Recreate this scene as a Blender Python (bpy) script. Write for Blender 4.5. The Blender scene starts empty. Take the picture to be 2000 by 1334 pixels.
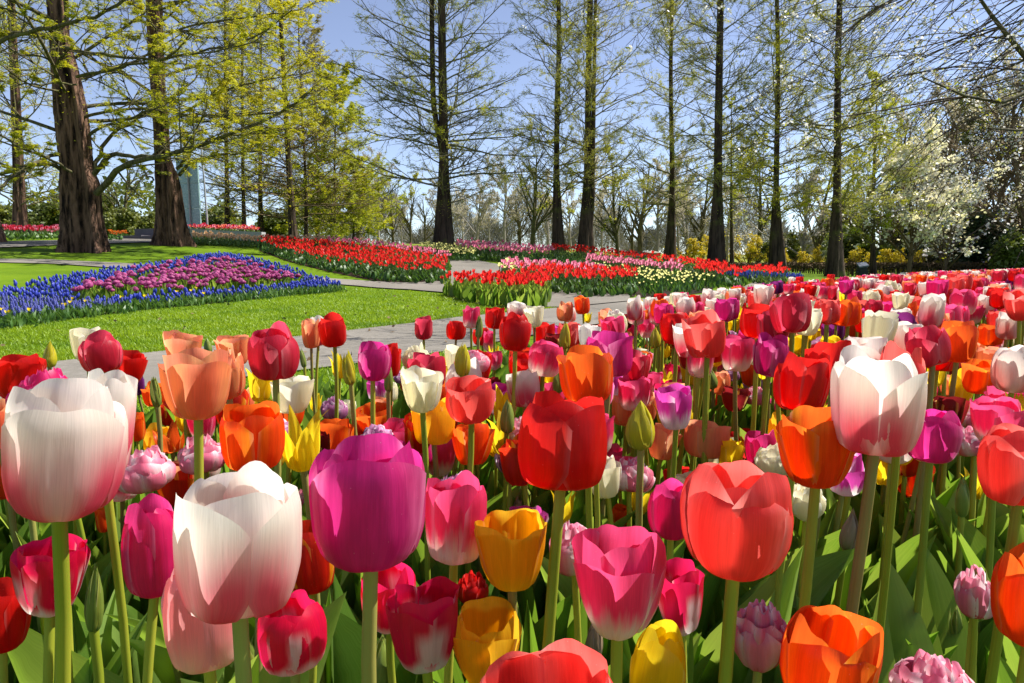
import bpy, math, random
import numpy as np
from mathutils import Vector, Matrix, Euler

# ------------------------------------------------------------------ camera, sky, sun
scene = bpy.context.scene
coll = scene.collection
FPX, HOR, CAMZ = 1333.0, 502.0, 0.68          # focal length in photo pixels, eye-level row, eye height
PITCH = math.atan((667.0 - HOR) / FPX)
cam_d = bpy.data.cameras.new('camera')
cam = bpy.data.objects.new('camera', cam_d)
coll.objects.link(cam)
cam_d.sensor_width = 36.0
cam_d.lens = FPX / 2000.0 * 36.0
cam_d.clip_start = 0.02
cam_d.clip_end = 3000.0
cam.location = (0, 0, CAMZ)
cam.rotation_euler = (math.pi / 2 - PITCH, 0, 0)
scene.camera = cam

SUN_AZ, SUN_EL = math.radians(66), math.radians(51)
world = bpy.data.worlds.new("World")
scene.world = world
world.use_nodes = True
wn = world.node_tree
bg = wn.nodes['Background']
sky = wn.nodes.new('ShaderNodeTexSky')
sky.sky_type = 'NISHITA'
sky.sun_disc = False
sky.sun_elevation = SUN_EL
sky.sun_rotation = SUN_AZ
sky.air_density = 1.1
sky.dust_density = 0.15
sky.ozone_density = 3.0
sky.altitude = 3500.0
hs = wn.nodes.new('ShaderNodeHueSaturation')
hs.inputs['Saturation'].default_value = 0.80
hs.inputs['Hue'].default_value = 0.508
wn.links.new(sky.outputs[0], hs.inputs['Color'])
wn.links.new(hs.outputs[0], bg.inputs[0])
bg.inputs[1].default_value = 0.092

sun_d = bpy.data.lights.new('sun', 'SUN')
sun_d.energy = 5.0
sun_d.angle = math.radians(0.5)
sun_d.color = (1.0, 0.95, 0.87)
sun = bpy.data.objects.new('sun', sun_d)
coll.objects.link(sun)
SUNV = Vector((math.sin(SUN_AZ) * math.cos(SUN_EL), math.cos(SUN_AZ) * math.cos(SUN_EL), math.sin(SUN_EL)))
sun.rotation_euler = (-SUNV).to_track_quat('-Z', 'Y').to_euler()
sun.location = (20, 10, 30)

vs = scene.view_settings
vs.view_transform = 'Standard'
vs.look = 'None'
vs.exposure = 1.0
vs.gamma = 1.0
vs.use_curve_mapping = False
scene.cycles.use_denoising = True
scene.cycles.max_bounces = 8
scene.cycles.diffuse_bounces = 4
scene.cycles.transmission_bounces = 6
scene.cycles.transparent_max_bounces = 6
scene.cycles.glossy_bounces = 2
scene.cycles.caustics_reflective = False
scene.cycles.caustics_refractive = False
scene.cycles.sample_clamp_indirect = 6.0

# ------------------------------------------------------------------ helpers
rng = np.random.default_rng(7)
random.seed(7)
SP, CP = math.sin(PITCH), math.cos(PITCH)
FWD = np.array([0, CP, -SP]); UPV = np.array([0, SP, CP])

def ray(px, py):
    return FWD + np.array([1.0, 0, 0]) * ((px - 1000.0) / FPX) + UPV * ((667.0 - py) / FPX)
def at(px, py, d):                 # the point seen at (px, py) at a ground distance of d metres ahead
    r = ray(px, py); t = d / r[1]
    return np.array([0, 0, CAMZ]) + r * t
def at_t(px, py, t):
    return np.array([0, 0, CAMZ]) + ray(px, py) * t
def project(P):
    P = np.atleast_2d(P) - np.array([0, 0, CAMZ])
    zc = P @ FWD
    return np.stack([1000 + FPX * P[:, 0] / zc, 667 - FPX * (P @ UPV) / zc, zc], 1)

def mesh_from(name, V, F, uv=None, mats=(), mi=None, smooth=True):
    V = np.asarray(V, dtype=np.float32); F = np.asarray(F, dtype=np.int32)
    me = bpy.data.meshes.new(name)
    n, (m, k) = len(V), F.shape
    me.vertices.add(n); me.vertices.foreach_set('co', V.ravel())
    me.loops.add(m * k); me.loops.foreach_set('vertex_index', F.ravel())
    me.polygons.add(m); me.polygons.foreach_set('loop_start', np.arange(0, m * k, k, dtype=np.int32))
    if uv is not None:
        l = me.uv_layers.new(name='UVMap')
        l.data.foreach_set('uv', np.asarray(uv, dtype=np.float32)[F].ravel())
    me.polygons.foreach_set('use_smooth', np.full(m, smooth, dtype=bool))
    for x in mats: me.materials.append(x)
    if mi is not None: me.polygons.foreach_set('material_index', np.asarray(mi, dtype=np.int32))
    me.update(calc_edges=True)
    return me

def link(name, me, parent=None, label=None, cat=None, group=None, kind=None, loc=None):
    o = bpy.data.objects.new(name, me)
    coll.objects.link(o)
    if parent is not None: o.parent = parent
    if loc is not None: o.location = loc
    if label: o['label'] = label
    if cat: o['category'] = cat
    if group: o['group'] = group
    if kind: o['kind'] = kind
    return o
def thing(name, label, cat, loc=(0, 0, 0), group=None):
    o = link(name, None, None, label, cat, group, loc=tuple(float(c) for c in loc))
    o.empty_display_size = 0.1
    return o
def set_mat(o, m):
    if not len(o.material_slots): o.data.materials.append(m)
    o.material_slots[0].link = 'OBJECT'; o.material_slots[0].material = m

class Bag:                         # collects quads for one mesh object
    def __init__(s): s.V = []; s.F = []; s.U = []; s.M = []; s.n = 0
    def add(s, V, F, uv=None, m=0):
        V = np.asarray(V, float).reshape(-1, 3); F = np.asarray(F, int)
        s.V.append(V); s.F.append(F + s.n); s.n += len(V)
        s.U.append(np.zeros((len(V), 2)) if uv is None else np.asarray(uv, float))
        s.M.append(np.full(len(F), m) if np.isscalar(m) else m)
        return s
    def mesh(s, name, mats, smooth=True):
        return mesh_from(name, np.concatenate(s.V), np.concatenate(s.F), np.concatenate(s.U), mats, np.concatenate(s.M), smooth)

def grid_faces(nu, nv):            # (nv+1) rows of (nu+1) points
    i = np.arange(nv)[:, None] * (nu + 1) + np.arange(nu)[None]
    i = i.ravel()
    return np.stack([i, i + 1, i + nu + 2, i + nu + 1], 1)

def tubes(P, R, k=4):              # P (B,S+1,3) centre lines, R (B,S+1) radii
    P = np.asarray(P, float); R = np.asarray(R, float)
    if P.ndim == 2: P = P[None]; R = R[None]
    B, S1, _ = P.shape
    T = np.gradient(P, axis=1)
    T /= np.linalg.norm(T, axis=2, keepdims=True) + 1e-9
    ref = np.where(np.abs(T[..., 2:3]) > 0.9, np.array([1.0, 0, 0]), np.array([0, 0, 1.0]))
    ref = np.broadcast_to(ref[:, :1], T.shape)
    A = np.cross(T, ref); A /= np.linalg.norm(A, axis=2, keepdims=True) + 1e-9
    Bv = np.cross(T, A)
    th = np.arange(k) * 2 * np.pi / k
    V = P[:, :, None] + R[:, :, None, None] * (A[:, :, None] * np.cos(th)[None, None, :, None] + Bv[:, :, None] * np.sin(th)[None, None, :, None])
    b = np.arange(B)[:, None, None] * (S1 * k); s = np.arange(S1 - 1)[None, :, None] * k; j = np.arange(k)[None, None]
    j2 = (j + 1) % k
    F = np.stack([b + s + j, b + s + j2, b + s + k + j2, b + s + k + j], -1).reshape(-1, 4)
    uv = np.zeros((B, S1, k, 2)); uv[..., 0] = (th / 6.283)[None, None]; uv[..., 1] = np.linspace(0, 1, S1)[None, :, None]
    return V.reshape(-1, 3), F, uv.reshape(-1, 2)

def box(cx, cy, cz, sx, sy, sz, rz=0.0):
    v = np.array([[x, y, z] for z in (-.5, .5) for y in (-.5, .5) for x in (-.5, .5)]) * [sx, sy, sz]
    c, s = math.cos(rz), math.sin(rz)
    v = np.stack([v[:, 0] * c - v[:, 1] * s + cx, v[:, 0] * s + v[:, 1] * c + cy, v[:, 2] + cz], 1)
    f = np.array([[0, 2, 3, 1], [4, 5, 7, 6], [0, 1, 5, 4], [2, 6, 7, 3], [0, 4, 6, 2], [1, 3, 7, 5]])
    return v, f

def scatter(bag, protos, pick, pos, yaw, sc, lean=None):
    """copies of PROTOS = [(V, F, uv, m), ...] at POS"""
    pos = np.asarray(pos, float); sc = np.asarray(sc, float)
    if sc.ndim == 1: sc = np.repeat(sc[:, None], 3, 1)
    for p, (V, F, uv, m) in enumerate(protos):
        ix = np.where(pick == p)[0]
        if not len(ix): continue
        W = V[None] * sc[ix][:, None]
        c, s = np.cos(yaw[ix])[:, None], np.sin(yaw[ix])[:, None]
        X = W[..., 0] * c - W[..., 1] * s; Y = W[..., 0] * s + W[..., 1] * c; Z = W[..., 2]
        if lean is not None: X = X + lean[ix, 0:1] * Z; Y = Y + lean[ix, 1:2] * Z
        W = np.stack([X, Y, Z], -1) + pos[ix][:, None]
        FF = (F[None] + (np.arange(len(ix)) * len(V))[:, None, None]).reshape(-1, 4)
        mm = np.tile(np.full(len(F), m) if np.isscalar(m) else m, len(ix))
        bag.add(W.reshape(-1, 3), FF, np.tile(uv, (len(ix), 1)), mm)

def join(*parts):                  # parts: (V,F,uv,m) -> one proto
    V, F, U, M, n = [], [], [], [], 0
    for v, f, u, m in parts:
        V.append(v); F.append(f + n); n += len(v)
        U.append(np.zeros((len(v), 2)) if u is None else u)
        M.append(np.full(len(f), m) if np.isscalar(m) else m)
    return np.concatenate(V), np.concatenate(F), np.concatenate(U), np.concatenate(M)

# ------------------------------------------------------------------ materials
class NT:
    def __init__(s, name):
        s.m = bpy.data.materials.new(name); s.m.use_nodes = True
        s.t = s.m.node_tree; s.t.nodes.clear()
        s.out = s.n('ShaderNodeOutputMaterial')
    def n(s, ty, **kw):
        x = s.t.nodes.new(ty)
        for k, v in kw.items(): setattr(x, k, v)
        return x
    def l(s, a, b): s.t.links.new(a, b)
    def put(s, sock, v):
        if isinstance(v, bpy.types.NodeSocket): s.l(v, sock)
        elif isinstance(v, tuple) and len(v) == 3 and sock.type == 'RGBA': sock.default_value = (*v, 1)
        else: sock.default_value = v
    def math(s, op, a, b=None, c=None, clamp=False):
        x = s.n('ShaderNodeMath', operation=op); x.use_clamp = clamp
        s.put(x.inputs[0], a)
        if b is not None: s.put(x.inputs[1], b)
        if c is not None: s.put(x.inputs[2], c)
        return x.outputs[0]
    def ss(s, x, a, b, lo=0.0, hi=1.0):
        r = s.n('ShaderNodeMapRange', interpolation_type='SMOOTHSTEP')
        s.put(r.inputs[0], x); s.put(r.inputs[1], a); s.put(r.inputs[2], b); s.put(r.inputs[3], lo); s.put(r.inputs[4], hi)
        return r.outputs[0]
    def mix(s, f, a, b, mode='MIX'):
        x = s.n('ShaderNodeMix', data_type='RGBA', blend_type=mode)
        s.put(x.inputs[0], f); s.put(x.inputs[6], a); s.put(x.inputs[7], b)
        return x.outputs[2]
    def noise(s, vec, scale, detail=3.0, rough=0.55):
        x = s.n('ShaderNodeTexNoise'); s.put(x.inputs['Scale'], scale); x.inputs['Detail'].default_value = detail
        x.inputs['Roughness'].default_value = rough
        if vec is not None: s.l(vec, x.inputs['Vector'])
        return x.outputs[0]
    def mapping(s, vec, scale, loc=None):
        x = s.n('ShaderNodeMapping'); s.l(vec, x.inputs[0]); x.inputs['Scale'].default_value = scale
        if loc is not None: s.put(x.inputs['Location'], loc)
        return x.outputs[0]
    def bump(s, h, strength, dist=0.01):
        x = s.n('ShaderNodeBump'); x.inputs['Strength'].default_value = strength; x.inputs['Distance'].default_value = dist
        s.l(h, x.inputs['Height']); return x.outputs[0]
    def principled(s, col, rough=0.6, spec=0.3, normal=None):
        p = s.n('ShaderNodeBsdfPrincipled')
        s.put(p.inputs['Base Color'], col); s.put(p.inputs['Roughness'], rough)
        p.inputs['Specular IOR Level'].default_value = spec
        if normal is not None: s.l(normal, p.inputs['Normal'])
        return p
    def leafy(s, col, tcol, rough, spec, trans, normal=None):
        p = s.principled(col, rough, spec, normal)
        t = s.n('ShaderNodeBsdfTranslucent'); s.put(t.inputs[0], tcol)
        if normal is not None: s.l(normal, t.inputs['Normal'])
        mx = s.n('ShaderNodeMixShader'); mx.inputs[0].default_value = trans
        s.l(p.outputs[0], mx.inputs[1]); s.l(t.outputs[0], mx.inputs[2]); s.l(mx.outputs[0], s.out.inputs[0])
        return s.m
    def done(s, p): s.l(p.outputs[0], s.out.inputs[0]); return s.m

def petal_mat(name, body, base=None, edge=None, b=(0.02, 0.14), ks=0.0, kn=0.25, e=(0.6, 1.0), etop=None, trans=0.66, rough=0.40, streak=0.25, vlow=0.0):
    N = NT(name)
    uvn = N.n('ShaderNodeUVMap'); uvn.uv_map = 'UVMap'
    sep = N.n('ShaderNodeSeparateXYZ'); N.l(uvn.outputs[0], sep.inputs[0])
    u, v = sep.outputs[0], sep.outputs[1]
    s = N.math('ABSOLUTE', N.math('SUBTRACT', N.math('MULTIPLY', u, 2.0), 1.0))
    info = N.n('ShaderNodeObjectInfo')
    off = N.n('ShaderNodeCombineXYZ'); N.l(N.math('MULTIPLY', info.outputs['Random'], 37.0), off.inputs[2])
    vec = N.mapping(uvn.outputs[0], (7, 0.9, 1), off.outputs[0])
    n1 = N.math('SUBTRACT', N.noise(vec, 1.6, 3.5, 0.6), 0.5)
    fine = N.noise(N.mapping(uvn.outputs[0], (60, 1.6, 1), off.outputs[0]), 1.5, 2.0)
    col = body
    if base is not None:
        f = N.ss(N.math('ADD', N.math('ADD', v, N.math('MULTIPLY', n1, kn)), N.math('MULTIPLY', s, -ks)), b[0], b[1])
        col = N.mix(f, base, body)
    if edge is not None:
        sv = N.math('ADD', s, N.math('MULTIPLY', N.math('SUBTRACT', 0.7, v), vlow)) if vlow else s
        f = N.ss(N.math('ADD', sv, N.math('MULTIPLY', n1, 0.45)), e[0], e[1])
        if etop: f = N.math('MULTIPLY', f, N.ss(v, etop[0], etop[1], 1.0, 0.0))
        col = N.mix(f, col, edge)
    st = N.ss(n1, -0.3, 0.3, 1.0 - streak * .7, 1.0 + streak * 0.35)
    st = N.math('MULTIPLY', st, N.ss(fine, 0.3, 0.7, 0.93, 1.04))
    st = N.math('MULTIPLY', st, N.math('ADD', N.math('MULTIPLY', info.outputs['Random'], 0.16), 0.92))
    cc = N.n('ShaderNodeCombineXYZ')
    for i in range(3): N.l(st, cc.inputs[i])
    col = N.mix(1.0, col, cc.outputs[0], 'MULTIPLY')
    rim = N.ss(N.math('ADD', s, N.math('MULTIPLY', n1, .12)), .86, 1.0, 0.0, .34)
    col = N.mix(rim, col, tuple(min(.9, .62 * c + .32) for c in (edge or body)))
    speck = N.ss(N.noise(N.mapping(uvn.outputs[0], (42, 36, 1), off.outputs[0]), 1.0, 1.0), .76, .80, 0, .45)
    col = N.mix(speck, col, tuple(min(.9, .6 * c + .3) for c in body))
    g = N.n('ShaderNodeGamma'); N.put(g.inputs[0], col); g.inputs[1].default_value = 0.80
    bm = N.bump(N.math('ADD', N.math('MULTIPLY', fine, 0.25), n1), 0.11, 0.003)
    return N.leafy(col, g.outputs[0], rough, 0.4, trans, bm)

PM = {}
PM['W'] = petal_mat('petal_white_pink', (.87, .80, .70), (.78, .74, .42), (.75, .085, .155), b=(0.0, .12), e=(.12, .90), etop=(.38, .90), streak=.02, vlow=.7, trans=.60)
PM['W2'] = petal_mat('petal_blush', (.86, .77, .68), (.80, .72, .46), (.78, .24, .22), b=(0, .15), e=(.18, 1.0), etop=(.5, .98), streak=.04, vlow=.55, trans=.60)
PM['CR'] = petal_mat('petal_cream', (.86, .80, .56), (.7, .66, .2), (.86, .84, .74), b=(0, .2), e=(.5, 1), streak=.05, trans=.60)
PM['M'] = petal_mat('petal_magenta', (.66, .020, .22), (.78, .62, .6), (.82, .20, .44), b=(0, .1), e=(.45, 1.05), streak=.35)
PM['HP'] = petal_mat('petal_hot_pink', (.76, .025, .19), (.82, .6, .55), (.82, .16, .42), b=(0, .12), e=(.6, 1.1), streak=.3)
PM['R'] = petal_mat('petal_red', (.70, .010, .008), (.80, .55, .3), (.78, .03, .02), b=(0, .05), e=(.6, 1.1), streak=.22)
PM['C'] = petal_mat('petal_coral_red', (.84, .085, .07), (.86, .62, .28), (.87, .28, .24), b=(0, .1), e=(.45, 1.05), streak=.2)
PM['RO'] = petal_mat('petal_rose_red', (.66, .03, .07), (.8, .5, .35), (.78, .16, .2), b=(0, .08), e=(.5, 1.05), streak=.3)
PM['O'] = petal_mat('petal_orange', (.86, .10, .008), (.86, .5, .05), (.90, .30, .012), b=(0, .12), e=(.5, 1.0), streak=.25)
PM['OP'] = petal_mat('petal_salmon_orange', (.86, .24, .12), (.86, .6, .3), (.91, .44, .17), b=(0, .2), e=(.15, .85), streak=.18)
PM['PW'] = petal_mat('petal_pink_white_base', (.80, .045, .16), (.84, .77, .66), (.83, .22, .36), b=(.28, .60), ks=-.1, kn=.45, e=(.7, 1.1), streak=.2, trans=.6)
PM['RW'] = petal_mat('petal_crimson_white_edge', (.72, .006, .065), (.83, .76, .72), (.84, .76, .74), b=(.10, .30), ks=.22, kn=.16, e=(.42, .78), etop=(.55, .8), streak=.15)
PM['PS'] = petal_mat('petal_pale_pink', (.82, .30, .30), (.84, .68, .52), (.84, .40, .42), b=(.05, .6), kn=.3, e=(.4, 1.1), streak=.12, trans=.6)
PM['Y'] = petal_mat('petal_yellow', (.86, .60, .008), (.7, .62, .03), (.87, .66, .02), b=(0, .15), e=(.5, 1), streak=.15)
PM['YO'] = petal_mat('petal_amber', (.90, .46, .012), (.84, .66, .02), (.90, .46, .01), b=(.02, .5), e=(.5, 1), streak=.18)
PM['RY'] = petal_mat('petal_red_yellow_edge', (.58, .018, .004), (.7, .12, .01), (.90, .46, .012), b=(0, .15), e=(.62, .86), streak=.4)
PM['DR'] = petal_mat('petal_maroon_yellow_edge', (.20, .006, .008), (.25, .02, .01), (.78, .34, .02), b=(0, .1), e=(.8, .98), streak=.3)
PM['V'] = petal_mat('petal_violet', (.22, .014, .15), (.3, .1, .3), (.34, .06, .36), b=(0, .1), e=(.5, 1.05), streak=.3)
PM['MW'] = petal_mat('petal_magenta_white', (.62, .04, .34), (.84, .78, .76), (.80, .6, .72), b=(.3, .62), kn=.7, e=(.6, 1.1), streak=.2)
PM['DP'] = petal_mat('petal_pink_white_double', (.80, .20, .32), (.66, .03, .07), (.88, .80, .80), b=(.05, .35), kn=.3, e=(.2, 1.0), streak=.12, trans=.5)
PM['DV'] = petal_mat('petal_lilac_double', (.52, .20, .40), (.38, .04, .14), (.78, .66, .76), b=(.1, .5), kn=.4, e=(.3, .95), streak=.2)
PM['B'] = petal_mat('petal_green_bud', (.20, .27, .045), (.14, .22, .04), (.34, .36, .05), b=(0, .4), e=(.5, 1), streak=.2, trans=.3)
PM['BY'] = petal_mat('petal_yellow_bud', (.52, .46, .015), (.26, .32, .04), (.6, .5, .02), b=(0, .5), e=(.4, 1), streak=.2, trans=.35)
PM['BB'] = petal_mat('petal_brownish_bud', (.28, .20, .12), (.2, .22, .07), (.36, .24, .15), b=(0, .5), e=(.4, 1), streak=.2, trans=.3)
PM['PU'] = petal_mat('petal_purple_double', (.62, .11, .36), (.45, .1, .25), (.78, .34, .56), b=(0, .2), e=(.3, 1), streak=.25)
PM['PK'] = petal_mat('petal_candy_pink', (.80, .22, .34), (.8, .6, .55), (.84, .42, .5), b=(0, .3), e=(.4, 1), streak=.15)
PM['PY'] = petal_mat('petal_pale_yellow', (.76, .72, .22), (.7, .66, .1), (.85, .78, .45), b=(0, .2), e=(.5, 1), streak=.1)
PM['PE'] = petal_mat('petal_peach', (.84, .54, .30), (.7, .6, .2), (.85, .7, .4), b=(0, .3), e=(.5, 1), streak=.1)
PM['OR'] = petal_mat('petal_orange_small', (.82, .2, .02), None, None, streak=.2)
PM['MU'] = petal_mat('muscari_blue', (.035, .055, .40), None, None, streak=.35, trans=.15)
PM['WH'] = petal_mat('petal_white_blossom', (.84, .82, .76), (.7, .72, .4), (.85, .8, .78), b=(0, .15), e=(.6, 1), streak=.05, trans=.4)

def leaf_mat(name, c1, c2, trans=0.3, rough=0.45, scale=3.0, stripes=True, tboost=1.5):
    N = NT(name)
    geo = N.n('ShaderNodeNewGeometry'); info = N.n('ShaderNodeObjectInfo')
    n1 = N.noise(geo.outputs['Position'], scale, 3)
    f = N.math('ADD', n1, N.math('MULTIPLY', N.math('SUBTRACT', info.outputs['Random'], .5), .5))
    col = N.mix(N.ss(f, .3, .7), c1, c2)
    nrm = None
    if stripes:
        uvn = N.n('ShaderNodeUVMap'); uvn.uv_map = 'UVMap'
        st = N.noise(N.mapping(uvn.outputs[0], (46, .22, 1)), 1.2, 2)
        col = N.mix(N.ss(st, .35, .7, 0.0, .12), col, tuple(min(1, c * 1.8) for c in c2))
        nrm = N.bump(st, .07, .002)
    g = N.mix(1.0, col, (tboost * 1.1, tboost, tboost * .55), 'MULTIPLY')
    return N.leafy(col, g, rough, .4, trans, nrm)
M_LEAF = leaf_mat('tulip_leaf_green', (.105, .21, .025), (.22, .32, .075), trans=.58, rough=.4)
M_LEAF2 = leaf_mat('bed_leaf_green', (.05, .125, .022), (.12, .21, .05), trans=.3)
M_STEM = leaf_mat('stem_green', (.20, .25, .016), (.34, .35, .035), trans=.15, rough=.5, scale=6)
M_STEMB = leaf_mat('stem_brownish', (.22, .17, .05), (.27, .27, .06), trans=.1, rough=.5, scale=6)
M_GRASS = leaf_mat('grass_blade', (.12, .23, .006), (.22, .33, .010), trans=.35, rough=.5, scale=1.1, stripes=False)
M_NEEDLE = leaf_mat('fresh_needles', (.32, .36, .012), (.50, .49, .025), trans=.42, rough=.6, scale=.8, stripes=False)
M_NEEDLE2 = leaf_mat('sparse_needles', (.24, .27, .03), (.36, .37, .05), trans=.4, rough=.6, scale=.8, stripes=False)
M_NEEDLEB = leaf_mat('brownish_needles', (.20, .17, .05), (.24, .22, .05), trans=.35, rough=.6, scale=.8, stripes=False)
M_BUSH = leaf_mat('bush_leaf', (.085, .115, .022), (.165, .19, .042), trans=.25, rough=.5, scale=1.2, stripes=False)
M_DARKLEAF = leaf_mat('dark_evergreen_leaf', (.028, .052, .02), (.065, .095, .04), trans=.15, rough=.4, scale=1.2, stripes=False)
M_FORS = leaf_mat('forsythia_yellow', (.58, .47, .03), (.74, .62, .04), trans=.35, rough=.6, scale=1.5, stripes=False, tboost=1.05)
M_MAG = leaf_mat('magnolia_white', (.76, .75, .71), (.86, .85, .82), trans=.35, rough=.5, scale=1.5, stripes=False, tboost=1.0)
M_PALE = leaf_mat('pale_blossom', (.40, .38, .35), (.58, .55, .52), trans=.35, rough=.6, scale=.7, stripes=False, tboost=1.0)

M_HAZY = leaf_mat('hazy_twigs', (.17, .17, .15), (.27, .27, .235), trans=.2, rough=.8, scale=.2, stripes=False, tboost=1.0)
def bark_mat(name, c1, c2, moss=None, scale=1.0, bump=.9, dist=.05):
    N = NT(name)
    tc = N.n('ShaderNodeTexCoord')
    a = N.noise(N.mapping(tc.outputs['Object'], (9 * scale, 9 * scale, 1.1 * scale)), 1.0, 6, .65)
    b = N.noise(tc.outputs['Object'], 3.5 * scale, 4)
    col = N.mix(N.ss(a, .36, .64), c1, c2)
    col = N.mix(N.ss(b, .45, .75, 0, .55), col, tuple(.6 * (x + y) for x, y in zip(c1, c2)))
    if moss: col = N.mix(N.ss(N.noise(tc.outputs['Object'], 1.3 * scale, 3), .52, .68, 0, .7), col, moss)
    return N.done(N.principled(col, .9, .15, N.bump(a, bump, dist)))
M_BARK = bark_mat('redwood_bark', (.009, .005, .004), (.26, .15, .10), bump=1.0, dist=.2)
M_BARK2 = bark_mat('redwood_bark_dark', (.022, .015, .011), (.085, .056, .04), moss=(.11, .12, .025))
M_TWIG = bark_mat('twig_bark', (.12, .108, .055), (.23, .205, .105), scale=2, bump=.2)
M_TWIGG = bark_mat('mossy_branch_bark', (.045, .04, .02), (.13, .115, .058), moss=(.13, .135, .035), scale=2, bump=.3)
M_TWIGD = bark_mat('dark_twig_bark', (.05, .038, .026), (.12, .092, .062), scale=2, bump=.2)
M_TWIGP = bark_mat('pale_twig_bark', (.22, .20, .17), (.34, .31, .27), scale=2, bump=.2)
M_TWIGB = bark_mat('brown_twig_bark', (.09, .062, .034), (.17, .12, .07), scale=2, bump=.2)

def ground_mat(name, c1, c2, c3, s=(0.6, 9.0, 60.0), rough=.95, bump=.5, dist=.02):
    N = NT(name)
    geo = N.n('ShaderNodeNewGeometry'); p = geo.outputs['Position']
    a, b, c = N.noise(p, s[0], 3), N.noise(p, s[1], 4, .65), N.noise(p, s[2], 3)
    col = N.mix(N.ss(a, .35, .65), c1, c2)
    col = N.mix(N.ss(b, .4, .7, 0, .7), col, c3)
    col = N.mix(N.ss(N.noise(p, s[0] * .35, 2), .4, .62, 0, .5), col, tuple(x * .72 for x in c1))  # broad darker patches; on the lawn, mowing tone plus painted tree shade
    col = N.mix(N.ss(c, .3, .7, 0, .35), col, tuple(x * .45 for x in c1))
    return N.done(N.principled(col, rough, .1, N.bump(N.math('ADD', b, c), bump, dist)))
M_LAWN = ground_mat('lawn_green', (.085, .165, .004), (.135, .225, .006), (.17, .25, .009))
M_SOIL = ground_mat('dark_soil', (.022, .015, .010), (.045, .03, .02), (.06, .042, .028), (1.5, 14, 70), bump=.9)
M_PATH = ground_mat('grey_asphalt', (.185, .17, .145), (.235, .215, .185), (.29, .265, .235), (.9, 22, 160), bump=.35, dist=.006)
M_FIELD = ground_mat('far_field', (.20, .24, .03), (.28, .29, .05), (.34, .32, .06), (.05, .4, 3))
M_STONE = ground_mat('grey_stone', (.30, .30, .32), (.38, .38, .40), (.42, .42, .44), (1.2, 9, 60), rough=.7, bump=.3)
M_STONED = ground_mat('dark_stone', (.10, .095, .11), (.14, .13, .15), (.16, .15, .165), (1.2, 9, 60), rough=.7, bump=.3)
M_BRICKC = ground_mat('pillar_brick', (.26, .15, .08), (.32, .2, .11), (.36, .25, .16), (1.2, 9, 60), rough=.85)
M_CAP = ground_mat('pillar_cap', (.36, .33, .27), (.42, .38, .31), (.45, .4, .33), (1.2, 9, 60), rough=.8)
M_BIN = ground_mat('black_metal', (.02, .022, .03), (.03, .034, .045), (.04, .045, .06), (2, 9, 60), rough=.5, bump=.05)
M_LID = ground_mat('slate_lid', (.10, .12, .16), (.14, .16, .2), (.16, .18, .22), (2, 9, 60), rough=.45, bump=.05)
M_STEEL = ground_mat('brushed_steel', (.38, .4, .42), (.45, .47, .49), (.5, .5, .52), (2, 9, 60), rough=.4, bump=.05)
def glass_mat():
    N = NT('green_tinted_glass')
    geo = N.n('ShaderNodeNewGeometry')
    n = N.noise(geo.outputs['Position'], 14, 4, .7)
    col = N.mix(N.ss(n, .4, .65), (.22, .36, .37), (.34, .49, .49))
    p = N.principled(col, .18, .6, N.bump(n, .3, .02))
    p.inputs['Transmission Weight'].default_value = .18
    return N.done(p)
M_GLASS = glass_mat()
# ------------------------------------------------------------------ the lie of the land
CPTS = [(-3, -6, 0), (3, -6, 0), (0, 0, 0), (-3, 2, 0), (3, 2, 0), (6, 4, 0), (0, 4, 0), (4, 6, 0), (8, 8, 0), (-8, -5, 0),
        (10, -4, 0), (12, 6, 0), (1.5, 3, 0), (-1, 3, 0), (9, 12, -.02), (-20, -20, 0), (20, -20, 0), (-6, 3, 0)]
for px, py, d in [(110, 708, 4.3), (0, 660, 5.6), (50, 625, 7.1), (640, 650, 5.9), (900, 612, 8.0), (1090, 603, 8.8), (660, 562, 14),
                  (400, 590, 9.8), (870, 576, 12), (1075, 590, 10), (1200, 585, 10.7), (1380, 577, 12), (1485, 562, 15), (430, 512, 16),
                  (200, 545, 11.5), (0, 578, 9), (60, 520, 14), (0, 490, 18), (165, 492, 19), (100, 477, 21), (60, 468, 24), (340, 478, 22),
                  (255, 469, 25), (440, 476, 25), (515, 493, 22), (600, 521, 18), (700, 549, 15), (860, 556, 14.5), (880, 516, 20),
                  (880, 491, 26), (865, 487, 27), (1090, 495, 29), (1145, 497, 29), (1310, 511, 34), (1400, 522, 28), (1515, 532, 29),
                  (1627, 541, 28), (1590, 548, 22), (1480, 547, 20), (1700, 541, 36), (1990, 541, 36), (950, 521, 19.5), (1000, 562, 13),
                  (1100, 486, 60), (1000, 484, 90), (600, 474, 50), (0, 462, 45), (2000, 540, 60), (1600, 520, 60)]:
    CPTS.append(tuple(at(px, py, d)))
for a, z in [(-60, 2.2), (-30, 2.2), (-8, 1.9), (8, 1.7), (30, .6), (60, .2), (100, 0), (-100, .5), (180, 0)]:
    CPTS.append((160 * math.sin(math.radians(a)), 160 * math.cos(math.radians(a)), z))
CPTS = np.array(CPTS)
def _U(r): return np.where(r > 1e-9, r * r * np.log(r + 1e-12), 0.0)
def _fit():
    X = CPTS[:, :2]; n = len(X)
    K = _U(np.linalg.norm(X[:, None] - X[None], axis=2)) + np.eye(n) * 1.0
    P = np.c_[np.ones(n), X]
    A = np.zeros((n + 3, n + 3)); A[:n, :n] = K; A[:n, n:] = P; A[n:, :n] = P.T
    return np.linalg.solve(A, np.r_[CPTS[:, 2], 0, 0, 0])
_W = _fit()
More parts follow.
